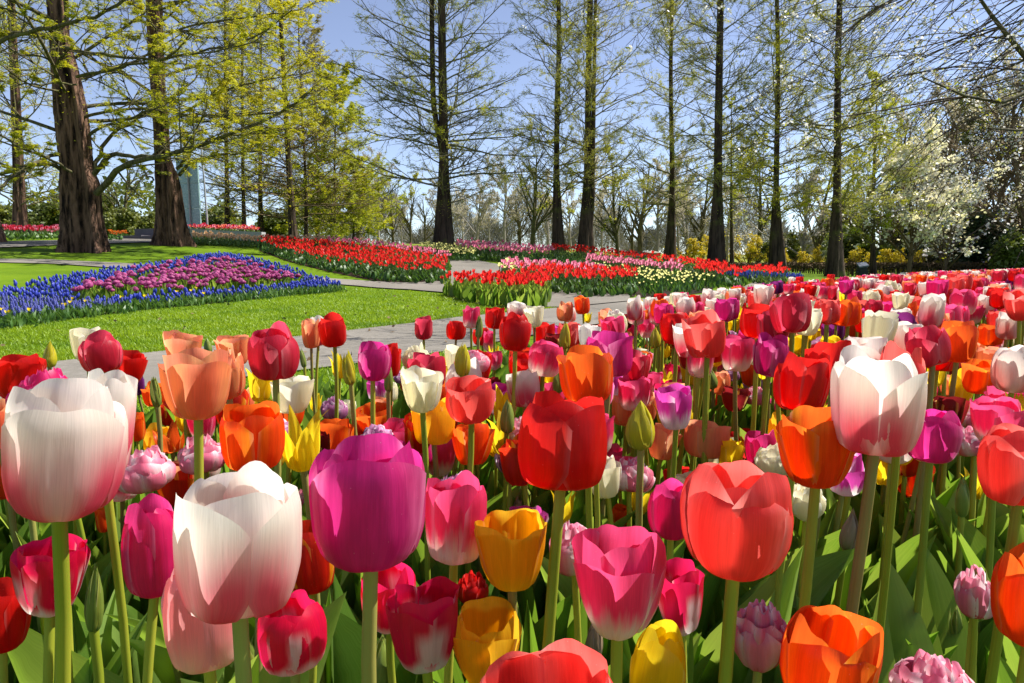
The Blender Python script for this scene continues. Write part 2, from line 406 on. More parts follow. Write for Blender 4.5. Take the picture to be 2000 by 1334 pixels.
def hgt(x, y):
    x = np.asarray(x, float); y = np.asarray(y, float); sh = x.shape
    q = np.stack([x.ravel(), y.ravel()], 1)
    rr = np.linalg.norm(q, axis=1, keepdims=True)
    q = q * np.minimum(1, 165 / np.maximum(rr, 1e-6))
    out = np.empty(len(q))
    for i in range(0, len(q), 20000):
        c = q[i:i + 20000]
        out[i:i + 20000] = _U(np.linalg.norm(c[:, None] - CPTS[None, :, :2], axis=2)) @ _W[:-3] + _W[-3] + c @ _W[-2:]
    return out.reshape(sh)
def ground_px(px, py):             # where the sight line through a pixel meets the ground
    r = ray(px, py); t = np.geomspace(.8, 150, 900)
    P = np.array([0, 0, CAMZ]) + r[None] * t[:, None]
    below = P[:, 2] < hgt(P[:, 0], P[:, 1])
    i = int(np.argmax(below)) if below.any() else len(t) - 1
    if i == 0: return P[0]
    a, b = P[i - 1], P[i]
    da = a[2] - hgt(a[0], a[1]); db = b[2] - hgt(b[0], b[1])
    return a + (b - a) * (da / (da - db + 1e-9))
def on(x, y, dz=0.0): return np.array([x, y, float(hgt(x, y)) + dz])

xs = np.r_[-400, -300, -200, -140, np.arange(-100, -30, 6), np.arange(-30, -12, 1.0), np.arange(-12, 12, .3), np.arange(12, 30, 1.0), np.arange(30, 100, 6), 100, 140, 200, 300, 400]
ys = np.r_[-60, -40, -25, -15, -8, -5, -3, -1, np.arange(0, 16, .3), np.arange(16, 45, .8), np.arange(45, 100, 5), 100, 130, 170, 230, 320, 450, 650]
GX, GY = np.meshgrid(xs, ys)
V = np.stack([GX, GY, hgt(GX, GY)], -1).reshape(-1, 3)
F = grid_faces(len(xs) - 1, len(ys) - 1)
cy = V[F].mean(1)
mi = (cy[:, 1] > 46).astype(int)
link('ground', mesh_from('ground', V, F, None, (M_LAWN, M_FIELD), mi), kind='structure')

def resample(P, n):
    P = np.asarray(P, float); L = np.r_[0, np.cumsum(np.linalg.norm(np.diff(P, axis=0), axis=1))]
    t = np.linspace(0, L[-1], n)
    return np.stack([np.interp(t, L, P[:, i]) for i in range(P.shape[1])], 1)
def strip(name, A, B, mat, dz, n=60, nv=8, px=True):
    if px: A = [ground_px(*p) for p in A]; B = [ground_px(*p) for p in B]
    A = resample(np.asarray(A)[:, :2], n); B = resample(np.asarray(B)[:, :2], n)
    t = np.linspace(0, 1, nv + 1)[:, None, None]
    XY = A[None] * (1 - t) + B[None] * t
    Z = hgt(XY[..., 0], XY[..., 1]) + dz
    return link(name, mesh_from(name, np.concatenate([XY, Z[..., None]], -1).reshape(-1, 3), grid_faces(n - 1, nv), None, (mat,)), kind='structure')
strip('path', [(-500, 760), (0, 728), (110, 708), (300, 690), (470, 672), (640, 652), (800, 633), (900, 620), (1000, 611), (1090, 602), (1210, 588), (1300, 582), (1360, 577), (1420, 573), (1480, 565), (1540, 556)],
      [(-600, 850), (-200, 812), (60, 778), (300, 757), (500, 737), (700, 712), (900, 684), (1000, 664), (1100, 645), (1250, 622), (1400, 603), (1500, 592), (1560, 585)], M_PATH, .012, 90, 10)
strip('path', [(590, 540), (700, 549), (800, 554), (880, 550), (960, 552), (1050, 562), (1120, 572), (1230, 578)],
      [(590, 547), (700, 560), (800, 567), (870, 573), (960, 590), (1040, 601), (1100, 603), (1230, 590)], M_PATH, .024, 60, 8)
strip('path', [(878, 556), (876, 530), (870, 509), (840, 503)], [(1004, 558), (978, 535), (985, 519), (930, 509)], M_PATH, .018, 40, 8)
strip('path', [(1420, 575), (1452, 562), (1470, 553), (1490, 546)], [(1500, 575), (1515, 562), (1530, 552), (1545, 546)], M_PATH, .02, 30, 6)
strip('path', [(-80, 475), (130, 470), (250, 467), (330, 468)], [(-80, 488), (130, 479), (250, 476), (330, 474)], M_PATH, .03, 40, 6)
strip('path', [(-60, 505), (100, 508), (200, 513), (320, 522)], [(-60, 512), (100, 516), (200, 523), (300, 530)], M_PATH, .02, 40, 4)

# outlines of the beds on the ground
def poly_px(pts): return np.array([ground_px(*p)[:2] for p in pts])
def inside(poly, q):
    x, y = q[:, 0], q[:, 1]; c = np.zeros(len(q), bool); n = len(poly)
    for i in range(n):
        x1, y1 = poly[i]; x2, y2 = poly[i - 1]
        c ^= ((y1 > y) != (y2 > y)) & (x < (x2 - x1) * (y - y1) / (y2 - y1 + 1e-12) + x1)
    return c
def fill(poly, n_per_m2, r=rng, mind=0.0):
    lo, hi = poly.min(0), poly.max(0)
    n = int(np.prod(hi - lo) * n_per_m2)
    g = max(2, int(math.sqrt(n * (hi - lo)[0] / (hi - lo)[1]))); h = max(2, int(n / g))
    X, Y = np.meshgrid((np.arange(g) + .5) / g, (np.arange(h) + .5) / h)
    q = np.stack([X.ravel(), Y.ravel()], 1) + r.uniform(-.48, .48, (g * h, 2)) / [g, h]
    q = lo + q * (hi - lo)
    return q[inside(poly, q)]
def soil(poly_a, poly_b): strip('flower_bed', poly_a, poly_b, M_SOIL, .008, 40, 6)

BED = np.array([(-1.6, .28), (-1.9, .9), (-2.0, 1.5), (-1.35, 2.15), (-.55, 2.6), (.0, 3.0), (.35, 3.5), (.9, 4.4), (1.7, 5.4), (3.0, 7.0), (4.8, 8.8), (6.4, 9.6),
                (10.5, 10.4), (10.5, 4.0), (3.2, .9), (1.5, .28)])
strip('flower_bed', [(-2.1, .2), (-2.1, 1.5), (-1.4, 2.25), (-.55, 2.7), (.3, 3.6), (.9, 4.6), (3.0, 7.2), (6.4, 9.8), (10.6, 10.6)],
      [(1.6, .2), (2.0, .4), (3.3, .9), (5, 1.7), (7, 2.6), (9, 3.4), (10.6, 4.0)], M_SOIL, .01, 60, 30, px=False)

P_BLUE = poly_px([(-60, 652), (0, 642), (100, 628), (280, 606), (420, 593), (560, 578), (660, 570), (668, 564), (600, 545), (520, 520), (450, 506), (410, 506), (370, 514), (280, 530), (150, 550), (0, 582), (-60, 590)])
P_PURP = poly_px([(150, 606), (300, 594), (450, 581), (560, 569), (592, 560), (520, 541), (440, 524), (390, 530), (330, 540), (230, 566), (140, 590)])
P_RED1 = poly_px([(505, 489), (560, 510), (640, 531), (720, 547), (800, 555), (868, 557), (877, 530), (800, 514), (720, 503), (640, 492), (560, 485), (512, 483)])
P_PNK1 = poly_px([(640, 491), (720, 502), (800, 513), (877, 529), (876, 519), (800, 503), (720, 494), (640, 486)])
P_PCH1 = poly_px([(505, 484), (640, 487), (760, 497), (760, 492), (640, 482), (515, 479)])
P_RED2 = poly_px([(868, 578), (900, 588), (950, 598), (1010, 606), (1072, 602), (1074, 578), (1000, 567), (930, 560), (880, 562)])
P_RED3 = poly_px([(1010, 566), (1075, 574), (1150, 584), (1240, 580), (1245, 568), (1150, 560), (1075, 553), (1040, 552)])
P_PNK2 = poly_px([(985, 552), (1040, 551), (1100, 555), (1175, 561), (1180, 553), (1100, 543), (1040, 538), (985, 535)])
P_YEL1 = poly_px([(1245, 582), (1320, 579), (1392, 570), (1392, 560), (1330, 553), (1250, 545), (1160, 535), (1130, 536), (1180, 552), (1240, 566)])
P_NAR = poly_px([(845, 505), (890, 511), (935, 511), (925, 502), (890, 495), (830, 488), (820, 494)])
P_NAR2 = poly_px([(972, 548), (1000, 556), (1010, 548), (1000, 532), (985, 530)])
P_PNK3 = poly_px([(893, 500), (940, 509), (1000, 515), (1085, 514), (1085, 506), (1000, 501), (940, 495), (895, 491)])
P_GRN = poly_px([(1085, 515), (1140, 528), (1250, 543), (1390, 560), (1400, 552), (1250, 530), (1130, 512), (1085, 506)])
P_PNK4 = poly_px([(1145, 530), (1230, 540), (1330, 552), (1335, 545), (1230, 530), (1145, 521)])
P_RED4 = poly_px([(1075, 506), (1130, 511), (1250, 526), (1340, 538), (1400, 546), (1420, 540), (1340, 528), (1250, 516), (1130, 502), (1075, 499)])
P_RED5 = poly_px([(1360, 553), (1400, 563), (1450, 568), (1455, 558), (1420, 550), (1370, 546)])
P_RED6 = poly_px([(1470, 556), (1530, 560), (1540, 553), (1480, 547), (1460, 549)])
P_BLU2 = poly_px([(1400, 546), (1460, 552), (1560, 553), (1570, 546), (1480, 540), (1400, 537)])
P_YROW = poly_px([(378, 479), (440, 481), (508, 485), (512, 479), (440, 474), (378, 472)])
P_PNK5 = poly_px([(-80, 473), (20, 470), (118, 467), (118, 458), (20, 459), (-80, 460)])
P_ORG = poly_px([(214, 472), (250, 470), (248, 462), (214, 462)])
for p in (P_BLUE, P_RED1, P_RED2, P_RED3, P_YEL1, P_RED4):
    c = p.mean(0); q = c + (p - c) * 1.0
    h = len(q) // 2
    strip('flower_bed', q[:h + 1], q[h:][::-1] if len(q[h:]) > 1 else q[h:], M_SOIL, .010, 40, 10, px=False)
# ------------------------------------------------------------------ trees
def unit(v): return v / (np.linalg.norm(v, axis=-1, keepdims=True) + 1e-9)
def path3(p0, d, L, S, wig, up, r):   # wandering branches: p0 (B,3), d (B,3), L (B,)
    B = len(p0); P = np.zeros((B, S + 1, 3)); P[:, 0] = p0; d = unit(d)
    for i in range(S):
        d = unit(d + r.normal(0, wig, (B, 3)) + np.array([0, 0, 1.0]) * up)
        P[:, i + 1] = P[:, i] + d * (L / S)[:, None]
    return P
def kids(P, R, n, t0, t1, ang, lenf, r, S=3, wig=.12, up=0.0, flat=1.0, taper=.75, r1=.35, rmin=.003, plen=None):
    B, S1, _ = P.shape
    t = r.uniform(t0, t1, (B, n)); x = t * (S1 - 1); i = np.minimum(x.astype(int), S1 - 2); f = (x - i)[..., None]
    b = np.arange(B)[:, None]
    p = P[b, i] * (1 - f) + P[b, i + 1] * f
    T = unit(P[b, i + 1] - P[b, i])
    rr = R[b, i] * (1 - f[..., 0]) + R[b, i + 1] * f[..., 0]
    q = r.normal(0, 1, (B, n, 3)); q[..., 2] *= flat
    q = unit(q - (q * T).sum(-1, keepdims=True) * T)
    a = r.uniform(ang[0], ang[1], (B, n, 1))
    d = T * np.cos(a) + q * np.sin(a)
    Lp = np.linalg.norm(np.diff(P, axis=1), axis=2).sum(1)[:, None]
    L = Lp * lenf * (1 - taper * t) * r.uniform(.6, 1.15, (B, n))
    p, d, L, rr = p.reshape(-1, 3), d.reshape(-1, 3), L.ravel(), rr.ravel()
    C = path3(p, d, L, S, wig, up, r)
    r0 = np.maximum(rr * r1 * 1.2, rmin)
    RR = r0[:, None] * np.linspace(1, .35, S + 1)[None]
    return C, np.maximum(RR, rmin * .5)
def along(P, n, r, t0=0.1):
    B, S1, _ = P.shape
    t = r.uniform(t0, 1, (B, n)); x = t * (S1 - 1); i = np.minimum(x.astype(int), S1 - 2); f = (x - i)[..., None]
    b = np.arange(B)[:, None]
    return (P[b, i] * (1 - f) + P[b, i + 1] * f).reshape(-1, 3)
def leaf_quads(bag, pos, size, r, m=0, asp=.4, flat=.5, droop=-.15, tri=False):
    n = len(pos); a = r.uniform(0, 6.283, n)
    d = unit(np.stack([np.cos(a), np.sin(a), r.normal(droop, flat, n)], 1))
    q = r.normal(0, 1, (n, 3)); s = unit(np.cross(d, q))
    L = size * r.uniform(.6, 1.3, n)[:, None]
    if tri:
        V = np.stack([pos - s * L * asp * .5, pos + s * L * asp * .5, pos + d * L], 1)
        bag.add(V.reshape(-1, 3), np.arange(3 * n).reshape(n, 3), np.tile([[0, 0], [1, 0], [.5, 1]], (n, 1)), m)
        return
    V = np.stack([pos, pos + d * L * .5 + s * L * asp * .5, pos + d * L, pos + d * L * .5 - s * L * asp * .5], 1)
    bag.add(V.reshape(-1, 3), np.arange(4 * n).reshape(n, 4), np.tile([[.5, 0], [1, .5], [.5, 1], [0, .5]], (n, 1)), m)
def clump(pos, r, scale=1.2, keep=.5):          # keep points where a smooth random field is high
    k = r.normal(0, 1 / scale, (6, 3)) * 2.2; ph = r.uniform(0, 6.28, 6)
    f = np.sin(pos @ k.T + ph).sum(1)
    return pos[f > np.quantile(f, 1 - keep)]

def cones(P, R):                   # the last twigs: three-sided spikes
    B = len(P); b = P[:, 0]; t = P[:, -1]; T = unit(t - b); A = unit(np.cross(T, np.array([.3, .2, .93]))); C = np.cross(T, A); R = R[:, :1]
    V = np.stack([b + A * R, b - A * R * .5 + C * R * .87, b - A * R * .5 - C * R * .87, t], 1).reshape(-1, 3)
    i = np.arange(B)[:, None, None] * 4
    return V, (i + np.array([[0, 1, 3], [1, 2, 3], [2, 0, 3]])[None]).reshape(-1, 3)
def trunk_mesh(name, C, R, flare, r, mat, k=28, rows=46, flut=.10, fl_foot=.28):
    """C (n,3) centre line from the ground up, R radii; fluted, flaring foot"""
    L = np.r_[0, np.cumsum(np.linalg.norm(np.diff(C, axis=0), axis=1))]
    t = L[-1] * (np.linspace(0, 1, rows) ** 1.6)
    P = np.stack([np.interp(t, L, C[:, i]) for i in range(3)], 1); Rr = np.interp(t, L, R)
    th = np.linspace(0, 2 * np.pi, k, endpoint=False)
    ph = r.uniform(0, 6.28, 6); tw = r.normal(0, .12, 6)
    prof = np.zeros((rows, k))
    for j, m in enumerate((3, 5, 7, 9, 12, 16)):
        prof += np.cos(m * th[None] + ph[j] + tw[j] * t[:, None] * 2) / (1 + .35 * j)
    foot = np.exp(-t / flare)[:, None]
    rad = Rr[:, None] * (1 + foot * fl_foot + prof * (flut * .42 + .11 * foot)) * (1 + r.normal(0, .015, (rows, k)))
    V = np.stack([P[:, 0:1] + rad * np.cos(th), P[:, 1:2] + rad * np.sin(th), np.repeat(P[:, 2:3], k, 1)], -1)
    V[0, :, 2] -= .25
    i = np.arange(rows - 1)[:, None] * k; j = np.arange(k)[None]; j2 = (j + 1) % k
    F = np.stack([i + j, i + j2, i + k + j2, i + k + j], -1).reshape(-1, 4)
    uv = np.stack(np.broadcast_arrays(th[None] / 6.283, np.linspace(0, 1, rows)[:, None]), -1).reshape(-1, 2)
    return mesh_from(name, V.reshape(-1, 3), F, uv, (mat,))

def redwood(px, py, d, wpx, top, label, seed, H=22, lmax=3.3, n1=95, z1=2.0, needles=.35, nsize=.085, tufts=260, mbark=M_BARK2, mtw=M_TWIG, mneed=M_NEEDLE2,
            n2=9, n3=4, low_el=(-.05, .35), hi_el=(.5, .95), foot=.8, second=None, k3=3, wtop=None, dens=1.0, conical=.75, group='dawn redwood trees on the lawn', cat='tree', name='redwood_tree', lean_top=None):
    r = np.random.default_rng(seed)
    g = ground_px(px, py) if d is None else on(*at(px, py, d)[:2])
    if d is None: d = g[1]
    a = at(top[0], top[1], d)
    dirx = (a[0] - g[0]) / (a[2] - g[2])
    r0 = wpx * d / FPX / 2 * .74
    root = thing(name, label, cat, g, group)
    zz = np.linspace(0, H, 40)
    bend = r.normal(0, .05, 2)
    rt = r0 * (.62 if wtop is None else wtop)
    def axis(z, off=0.0): return np.stack([dirx * z + off + bend[0] * np.sin(z * .5), bend[1] * np.sin(z * .45), z], -1)
    def rad(z): return np.maximum(r0 * np.interp(z / H, [0, .06, .15, .45, .8, 1], [1, .86, .74 * rt / r0 / .62, .55 * rt / r0 / .62, .25, .04]), .012)
    stems = [0.0]
    link('trunk', trunk_mesh('trunk', axis(zz), rad(zz), foot, r, mbark), root)
    if second:
        h0, off, fr = second
        z2 = np.linspace(h0, H * .96, 30)
        C2 = axis(z2, 0); C2[:, 0] += off * np.clip((z2 - h0) / 2.0, 0, 1) ** .7
        link('trunk', trunk_mesh('trunk', C2, rad(z2) * fr, .1, r, mbark, k=16), root)
    # boughs
    z = np.sort(r.uniform(z1, H * .985, n1)); u = (z - z1) / (H - z1)
    az = r.uniform(0, 6.283, n1)
    el = r.uniform(low_el[0], low_el[1], n1) * (1 - u) ** 2 + r.uniform(hi_el[0], hi_el[1], n1) * (1 - (1 - u) ** 2)
    L = lmax * (1 - u) ** conical * r.uniform(.42, 1.15, n1) + .25
    p0 = axis(z); dd = np.stack([np.cos(az) * np.cos(el), np.sin(az) * np.cos(el), np.sin(el)], 1)
    P1 = path3(p0, dd, L, 7, .11, .03, r)
    R1 = (np.clip(L * .0085, .007, .04))[:, None] * np.linspace(1, .25, 8)[None]
    P2, R2 = kids(P1, R1, n2, .15, 1, (.5, 1.0), .42, r, 2, .14, .03, .45, .65, .55, .006)
    P3, R3 = kids(P2, R2, n3, .1, 1, (.4, .9), .6, r, 1, .12, -.02, .6, .5, .6, .0036)
    B = Bag()
    B.add(*tubes(P1, R1, 4)); B.add(*tubes(P2, R2, 3)); crown = link('crown', B.mesh('crown', (mtw,)), root)
    link('twigs', mesh_from('twigs', *cones(P3, R3 * 1.25), None, (mtw,)), crown, kind='stuff')
    NB = Bag()
    if needles > 0:
        q = np.concatenate([along(P3, int(5 * dens), r), along(P2, int(6 * dens), r, .3)])
        q = clump(q, r, 1.1, needles)
        q = q + r.normal(0, .03, q.shape)
        leaf_quads(NB, q, nsize * 1.25, r, asp=.3, tri=True)
    if tufts:
        zt = r.uniform(z1 * .7, H * .8, tufts); zt = clump(np.stack([zt * 0, zt * 0, zt * 1.3], 1), r, 1.0, .45)[:, 2] / 1.3
        zt = np.repeat(zt, 5); at_ = r.uniform(0, 6.28, len(zt))
        q = axis(zt); q[:, :2] += np.stack([np.cos(at_), np.sin(at_)], 1) * (rad(zt) + np.abs(r.normal(0, .13, len(zt))))[:, None]
        q[:, 2] += r.normal(0, .15, len(zt))
        leaf_quads(NB, q, nsize * 1.25, r, tri=True)
    if NB.n: link('needles', NB.mesh('needles', (mneed,), smooth=False), crown, kind='stuff')
    return root

SPIKES = []
def limb_px(root, pts, d, r0, r1, r, bag_twig, bag_leaf, dz=None, leaf=1.0, n2=16, n3=6, l2=.3, mat=M_TWIGG, nsize=.052, k3=3):
    """a bough drawn through sight points, its depth changing by dz metres along it"""
    dz = dz or (0, 0)
    P = np.array([at(p[0], p[1], d + dz[0] + (dz[1] - dz[0]) * i / (len(pts) - 1)) for i, p in enumerate(pts)])
    P = resample(P, 14)
    P[1:-1] += r.normal(0, .02, (12, 3))
    P = P - np.array(root.location)
    R = np.linspace(r0 * .82, r1 * .8, 14)
    V, F, uv = tubes(P, R, 8)
    link('limb', mesh_from('limb', V, F, uv, (mat,)), root)
    P1, R1 = P[None], R[None] * .8
    P2, R2 = kids(P1, R1, n2, .15, 1, (.4, 1.1), l2, r, 5, .16, .01, .5, .35, .4, .012)
    P3, R3 = kids(P2, R2, n3, .15, 1, (.4, 1.0), .5, r, 4, .15, -.02, .5, .4, .5, .006)
    P4, R4 = kids(P3, R3, 5, .1, 1, (.4, .9), .5, r, 1, .12, -.03, .5, .4, .6, .004)
    for q, w, k in ((P2, R2, 5), (P3, R3, 3)): bag_twig.add(*tubes(q, w, k))
    SPIKES.append(cones(P4, R4 * 1.25))
    q = np.concatenate([along(P4, 15, r), along(P3, 24, r, .2)])
    q = clump(q, r, .22, min(1, .46 * leaf)); q = q + r.normal(0, .022, q.shape) * [1, 1, .5]
    leaf_quads(bag_leaf, q, nsize * 1.35, r, flat=.22, asp=.24, tri=True)

PROTO = {}
def broadleaf(px, py, d, hpx, label, seed, name='tree', cat='tree', group=None, trunk_w=8, spread=.9, mats=(M_TWIGP, M_PALE), leaf=1.0, lsize=.14, levels=(7, 6, 5), up=.05, t0=.25, asp=.7,
              top=None, crown_up=1.0, ang=(.35, .9), leaf_name='foliage', shrub=False, wig=.13, twigk=3, nleaf=4, share=None):
    r = np.random.default_rng(seed)
    g = on(*at(px, py, d)[:2])
    H = hpx * d / FPX; r0 = trunk_w * d / FPX / 2
    root = thing(name, label, cat, g, group)
    if share in PROTO:             # a copy of a tree already grown, turned and stretched
        H0, tr, cr, fo = PROTO[share]
        k = H / H0; root.scale = (k * r.uniform(.85, 1.15), k * r.uniform(.85, 1.15), k); root.rotation_euler = (0, 0, r.uniform(0, 6.28))
        link('trunk', tr, root); c = link('crown', cr, root)
        if fo: link(leaf_name, fo, c, kind='stuff')
        return root
    dirx = 0 if top is None else top * d / FPX / H
    if shrub:
        n = 9
        a = r.uniform(0, 6.28, n); e = r.uniform(.6, 1.3, n)
        P0 = path3(np.zeros((n, 3)) + r.normal(0, .15, (n, 3)) * [1, 1, 0], np.stack([np.cos(a) * np.cos(e) * spread, np.sin(a) * np.cos(e) * spread, np.sin(e)], 1), H * r.uniform(.6, 1, n), 6, .1, .0, r)
        R0 = np.full(n, r0)[:, None] * np.linspace(1, .3, 7)[None]
    else:
        P0 = path3(np.zeros((1, 3)) - [[0, 0, .1]], np.array([[dirx, 0, 1.0]]), np.array([H]), 9, .05, .05, r)
        R0 = r0 * np.linspace(1, .18, 10)[None]
    V, F, uv = tubes(P0, R0, 8)
    tr = mesh_from('trunk', V, F, uv, (mats[0],)); link('trunk', tr, root); fo = None
    B = Bag(); P, R = P0, R0; last = []
    fl = (.55 * spread, .5, .5, .5)
    for lv, n in enumerate(levels):
        P, R = kids(P, R, n if (lv or shrub) else n * 2, t0 if lv == 0 else .2, 1, ang, fl[lv], r, 4 if lv < 1 else 3 if lv < len(levels) - 1 else 1, wig, up * crown_up, .8, .55, .5, .005)
        B.add(*tubes(P, R, 4 if lv == 0 else twigk)); last.append(P)
    cr = B.mesh('crown', (mats[0],)); crown = link('crown', cr, root)
    if leaf > 0:
        q = np.concatenate([along(last[-1], nleaf, r), along(last[-2], nleaf, r, .4)])
        q = clump(q, r, .9, min(1, leaf)); q = q + r.normal(0, lsize * .5, q.shape)
        NB = Bag(); leaf_quads(NB, q, lsize, r, asp=asp, flat=.7)
        fo = NB.mesh(leaf_name, (mats[1],), smooth=False); link(leaf_name, fo, crown, kind='stuff')
    if share: PROTO[share] = (H, tr, cr, fo)
    return root

# the two big redwoods with spreading boughs
def big_redwood(px, py, d, prof, label, seed, limbs, n1, lmax, kneedle=.6):
    r = np.random.default_rng(seed)
    g = on(*at(px, py, d)[:2]); root = thing('redwood_tree', label, 'tree', g, 'dawn redwood trees on the lawn')
    H = 24.0
    zt = np.array([at((a + b) / 2, y, d)[2] - g[2] for y, a, b in prof]); zt[0] = 0
    cx = np.array([at((a + b) / 2, y, d)[0] - g[0] for y, a, b in prof]); rr = np.array([(b - a) / 2 * d / FPX for y, a, b in prof]) * .80
    zt = np.r_[zt, H]; cx = np.r_[cx, cx[-1] - .2]; rr = np.r_[rr, .06]
    zz = np.linspace(0, H, 120)
    C = np.stack([np.interp(zz, zt, cx), .04 * np.sin(zz * .8), zz], 1)
    R = np.interp(zz, zt, rr)
    link('trunk', trunk_mesh('trunk', C, R, .35, r, M_BARK, k=80, rows=140, flut=.22, fl_foot=.06), root)
    TB, LB = Bag(), Bag()
    for pts, dz, ra, rb, n2, lf in limbs:
        limb_px(root, pts, d, ra, rb, r, TB, LB, dz, lf, n2)
    z = r.uniform(2.6, H * .95, n1); u = z / H; az = r.uniform(0, 6.283, n1); el = r.uniform(-.1, .5, n1) * (1 - u) + .5 * u
    L = lmax * (1 - u) ** .6 * r.uniform(.6, 1.1, n1)
    p0 = np.stack([np.interp(z, zz, C[:, i]) for i in range(3)], 1)
    P1 = path3(p0, np.stack([np.cos(az) * np.cos(el), np.sin(az) * np.cos(el), np.sin(el)], 1), L, 8, .12, .015, r)
    R1 = np.clip(L * .011, .012, .06)[:, None] * np.linspace(1, .2, 9)[None]
    P2, R2 = kids(P1, R1, 11, .15, 1, (.5, 1.1), .4, r, 4, .15, .0, .4, .55, .5, .008)
    P3, R3 = kids(P2, R2, 7, .1, 1, (.4, .9), .5, r, 1, .12, -.03, .5, .4, .6, .005)
    TB.add(*tubes(P1, R1, 5)); TB.add(*tubes(P2, R2, 3)); SPIKES.append(cones(P3, R3 * 1.25))
    q = np.concatenate([along(P3, 15, r), along(P2, 20, r, .3)])
    q = clump(q, r, .25, kneedle * 1.25); q = q + r.normal(0, .024, q.shape) * [1, 1, .5]
    leaf_quads(LB, q, .070, r, flat=.22, asp=.24, tri=True)
    zt = r.uniform(3.0, 14, 240); zt = np.repeat(zt, 6); a_ = r.uniform(0, 6.28, len(zt))
    q = np.stack([np.interp(zt, zz, C[:, i]) for i in range(3)], 1); q[:, :2] += np.stack([np.cos(a_), np.sin(a_)], 1) * (np.interp(zt, zz, R) + np.abs(r.normal(.0, .16, len(zt))))[:, None]
    leaf_quads(LB, q + r.normal(0, .1, q.shape), .066, r, tri=True)
    crown = link('crown', TB.mesh('crown', (M_TWIGG,)), root)
    K = Bag()
    for v, f in SPIKES: K.add(v, f)
    SPIKES.clear(); link('twigs', K.mesh('twigs', (M_TWIGG,)), crown, kind='stuff')
    link('needles', LB.mesh('needles', (M_NEEDLE,), smooth=False), crown, kind='stuff')
    return root

big_redwood(166, 491, 19.0, [(491, 120, 212), (468, 120, 209), (420, 118, 201), (385, 116, 198), (360, 115, 196), (335, 117, 186), (320, 116, 182), (288, 112, 180), (216, 106, 173), (144, 103, 158), (72, 99, 138), (0, 94, 136), (-250, 90, 120)], 'huge gnarled redwood with a swollen fluted foot, nearest the lawn edge', 11, [
    ([(188, 378), (205, 357), (222, 347), (228, 330), (252, 317), (300, 308), (380, 288), (440, 262), (520, 236), (575, 205), (612, 172)], (-.4, -2.0), .105, .03, 26, 1.2),
    ([(184, 340), (200, 318), (222, 298), (245, 305), (300, 306)], (-.3, -.9), .085, .05, 6, .8),
    ([(182, 335), (198, 300), (206, 272), (240, 248), (272, 226), (300, 210), (345, 190)], (.1, 1.0), .075, .02, 16, 1.0),
    ([(176, 262), (200, 248), (240, 236), (290, 214), (340, 206)], (-.2, -1.8), .055, .018, 14, 1.1),
    ([(118, 330), (95, 318), (60, 322), (20, 335), (-30, 345)], (-.2, -1.2), .075, .035, 12, 1.0),
    ([(140, 336), (110, 318), (80, 303), (40, 290), (0, 262), (-40, 240)], (-.6, -2.6), .05, .02, 14, 1.2),
    ([(112, 302), (70, 318), (40, 338), (0, 364), (-60, 396)], (-.3, -3.0), .06, .03, 12, 1.0),
    ([(-20, 96), (10, 78), (50, 62), (100, 52), (150, 42), (200, 26), (246, -4)], (-2.5, -3.0), .06, .04, 16, 1.0),
    ([(120, 92), (180, 104), (250, 112), (310, 119), (345, 96), (370, 68)], (-.4, -2.2), .06, .02, 18, 1.2),
    ([(118, 75), (60, 66), (0, 66), (-60, 60)], (-.3, -1.5), .06, .03, 12, 1.0),
    ([(150, 165), (110, 163), (60, 166), (0, 162), (-50, 160)], (-.5, -2.5), .03, .015, 12, 1.2),
    ([(130, 120), (200, 80), (280, 30), (330, -20)], (.4, 1.5), .06, .03, 14, 1.1),
    ([(150, 150), (240, 130), (330, 112), (420, 104), (500, 80)], (-.4, -2.8), .05, .015, 20, 1.3),
], 40, 6.0, .3)
big_redwood(341, 477, 22.0, [(477, 304, 378), (450, 304, 369), (432, 304, 365), (396, 304, 360), (360, 302, 354), (342, 301, 349), (322, 301, 338), (300, 300, 333), (252, 299, 331), (180, 295, 325), (108, 290, 322), (0, 284, 318), (-250, 280, 304)], 'big redwood with a leaning bare foot, before the tall glass monument', 12, [
    ([(350, 342), (365, 322), (395, 310), (425, 304), (470, 300), (520, 292)], (-.4, -1.5), .07, .02, 16, 1.2),
    ([(345, 330), (358, 315), (372, 300), (380, 270), (388, 240), (384, 220)], (-.2, -.6), .07, .025, 12, 1.0),
    ([(300, 352), (285, 340), (270, 322), (255, 316)], (-.1, .6), .035, .015, 6, .8),
    ([(318, 250), (360, 220), (410, 190), (430, 165), (440, 140)], (-.3, -1.2), .05, .02, 16, 1.2),
    ([(310, 120), (370, 104), (450, 90), (520, 62), (570, 20)], (-.3, -2.2), .05, .02, 20, 1.3),
    ([(305, 80), (370, 50), (440, 40), (520, 30), (580, 26)], (-.3, -1.8), .045, .02, 20, 1.3),
    ([(322, 200), (400, 190), (480, 165), (550, 150), (610, 140)], (-.3, -2.0), .045, .015, 22, 1.3),
    ([(322, 235), (400, 240), (480, 225), (560, 220), (640, 170)], (-.3, -2.0), .045, .015, 22, 1.3),
    ([(310, 60), (270, 20), (240, -20)], (-.3, -1.0), .04, .02, 10, 1.2),
    ([(328, 280), (420, 268), (500, 262), (570, 250)], (.3, 1.4), .04, .012, 18, 1.2),
    ([(306, 20), (400, -10), (520, -60)], (-.3, -1.5), .045, .02, 18, 1.3),
], 40, 5.6, .34)
G1 = 'dawn redwood trees on the lawn'
redwood(866, 487, 27, 48, (864, 0), 'twin-stemmed redwood with a burred foot, standing alone between pink beds', 21, lmax=4.3, n1=250, z1=1.7, needles=.6, nsize=.05, dens=2.2, tufts=800, mneed=M_NEEDLE, second=(3.6, -.38, .62), low_el=(-.15, .25), wtop=.42, n2=11, n3=5, conical=.5)
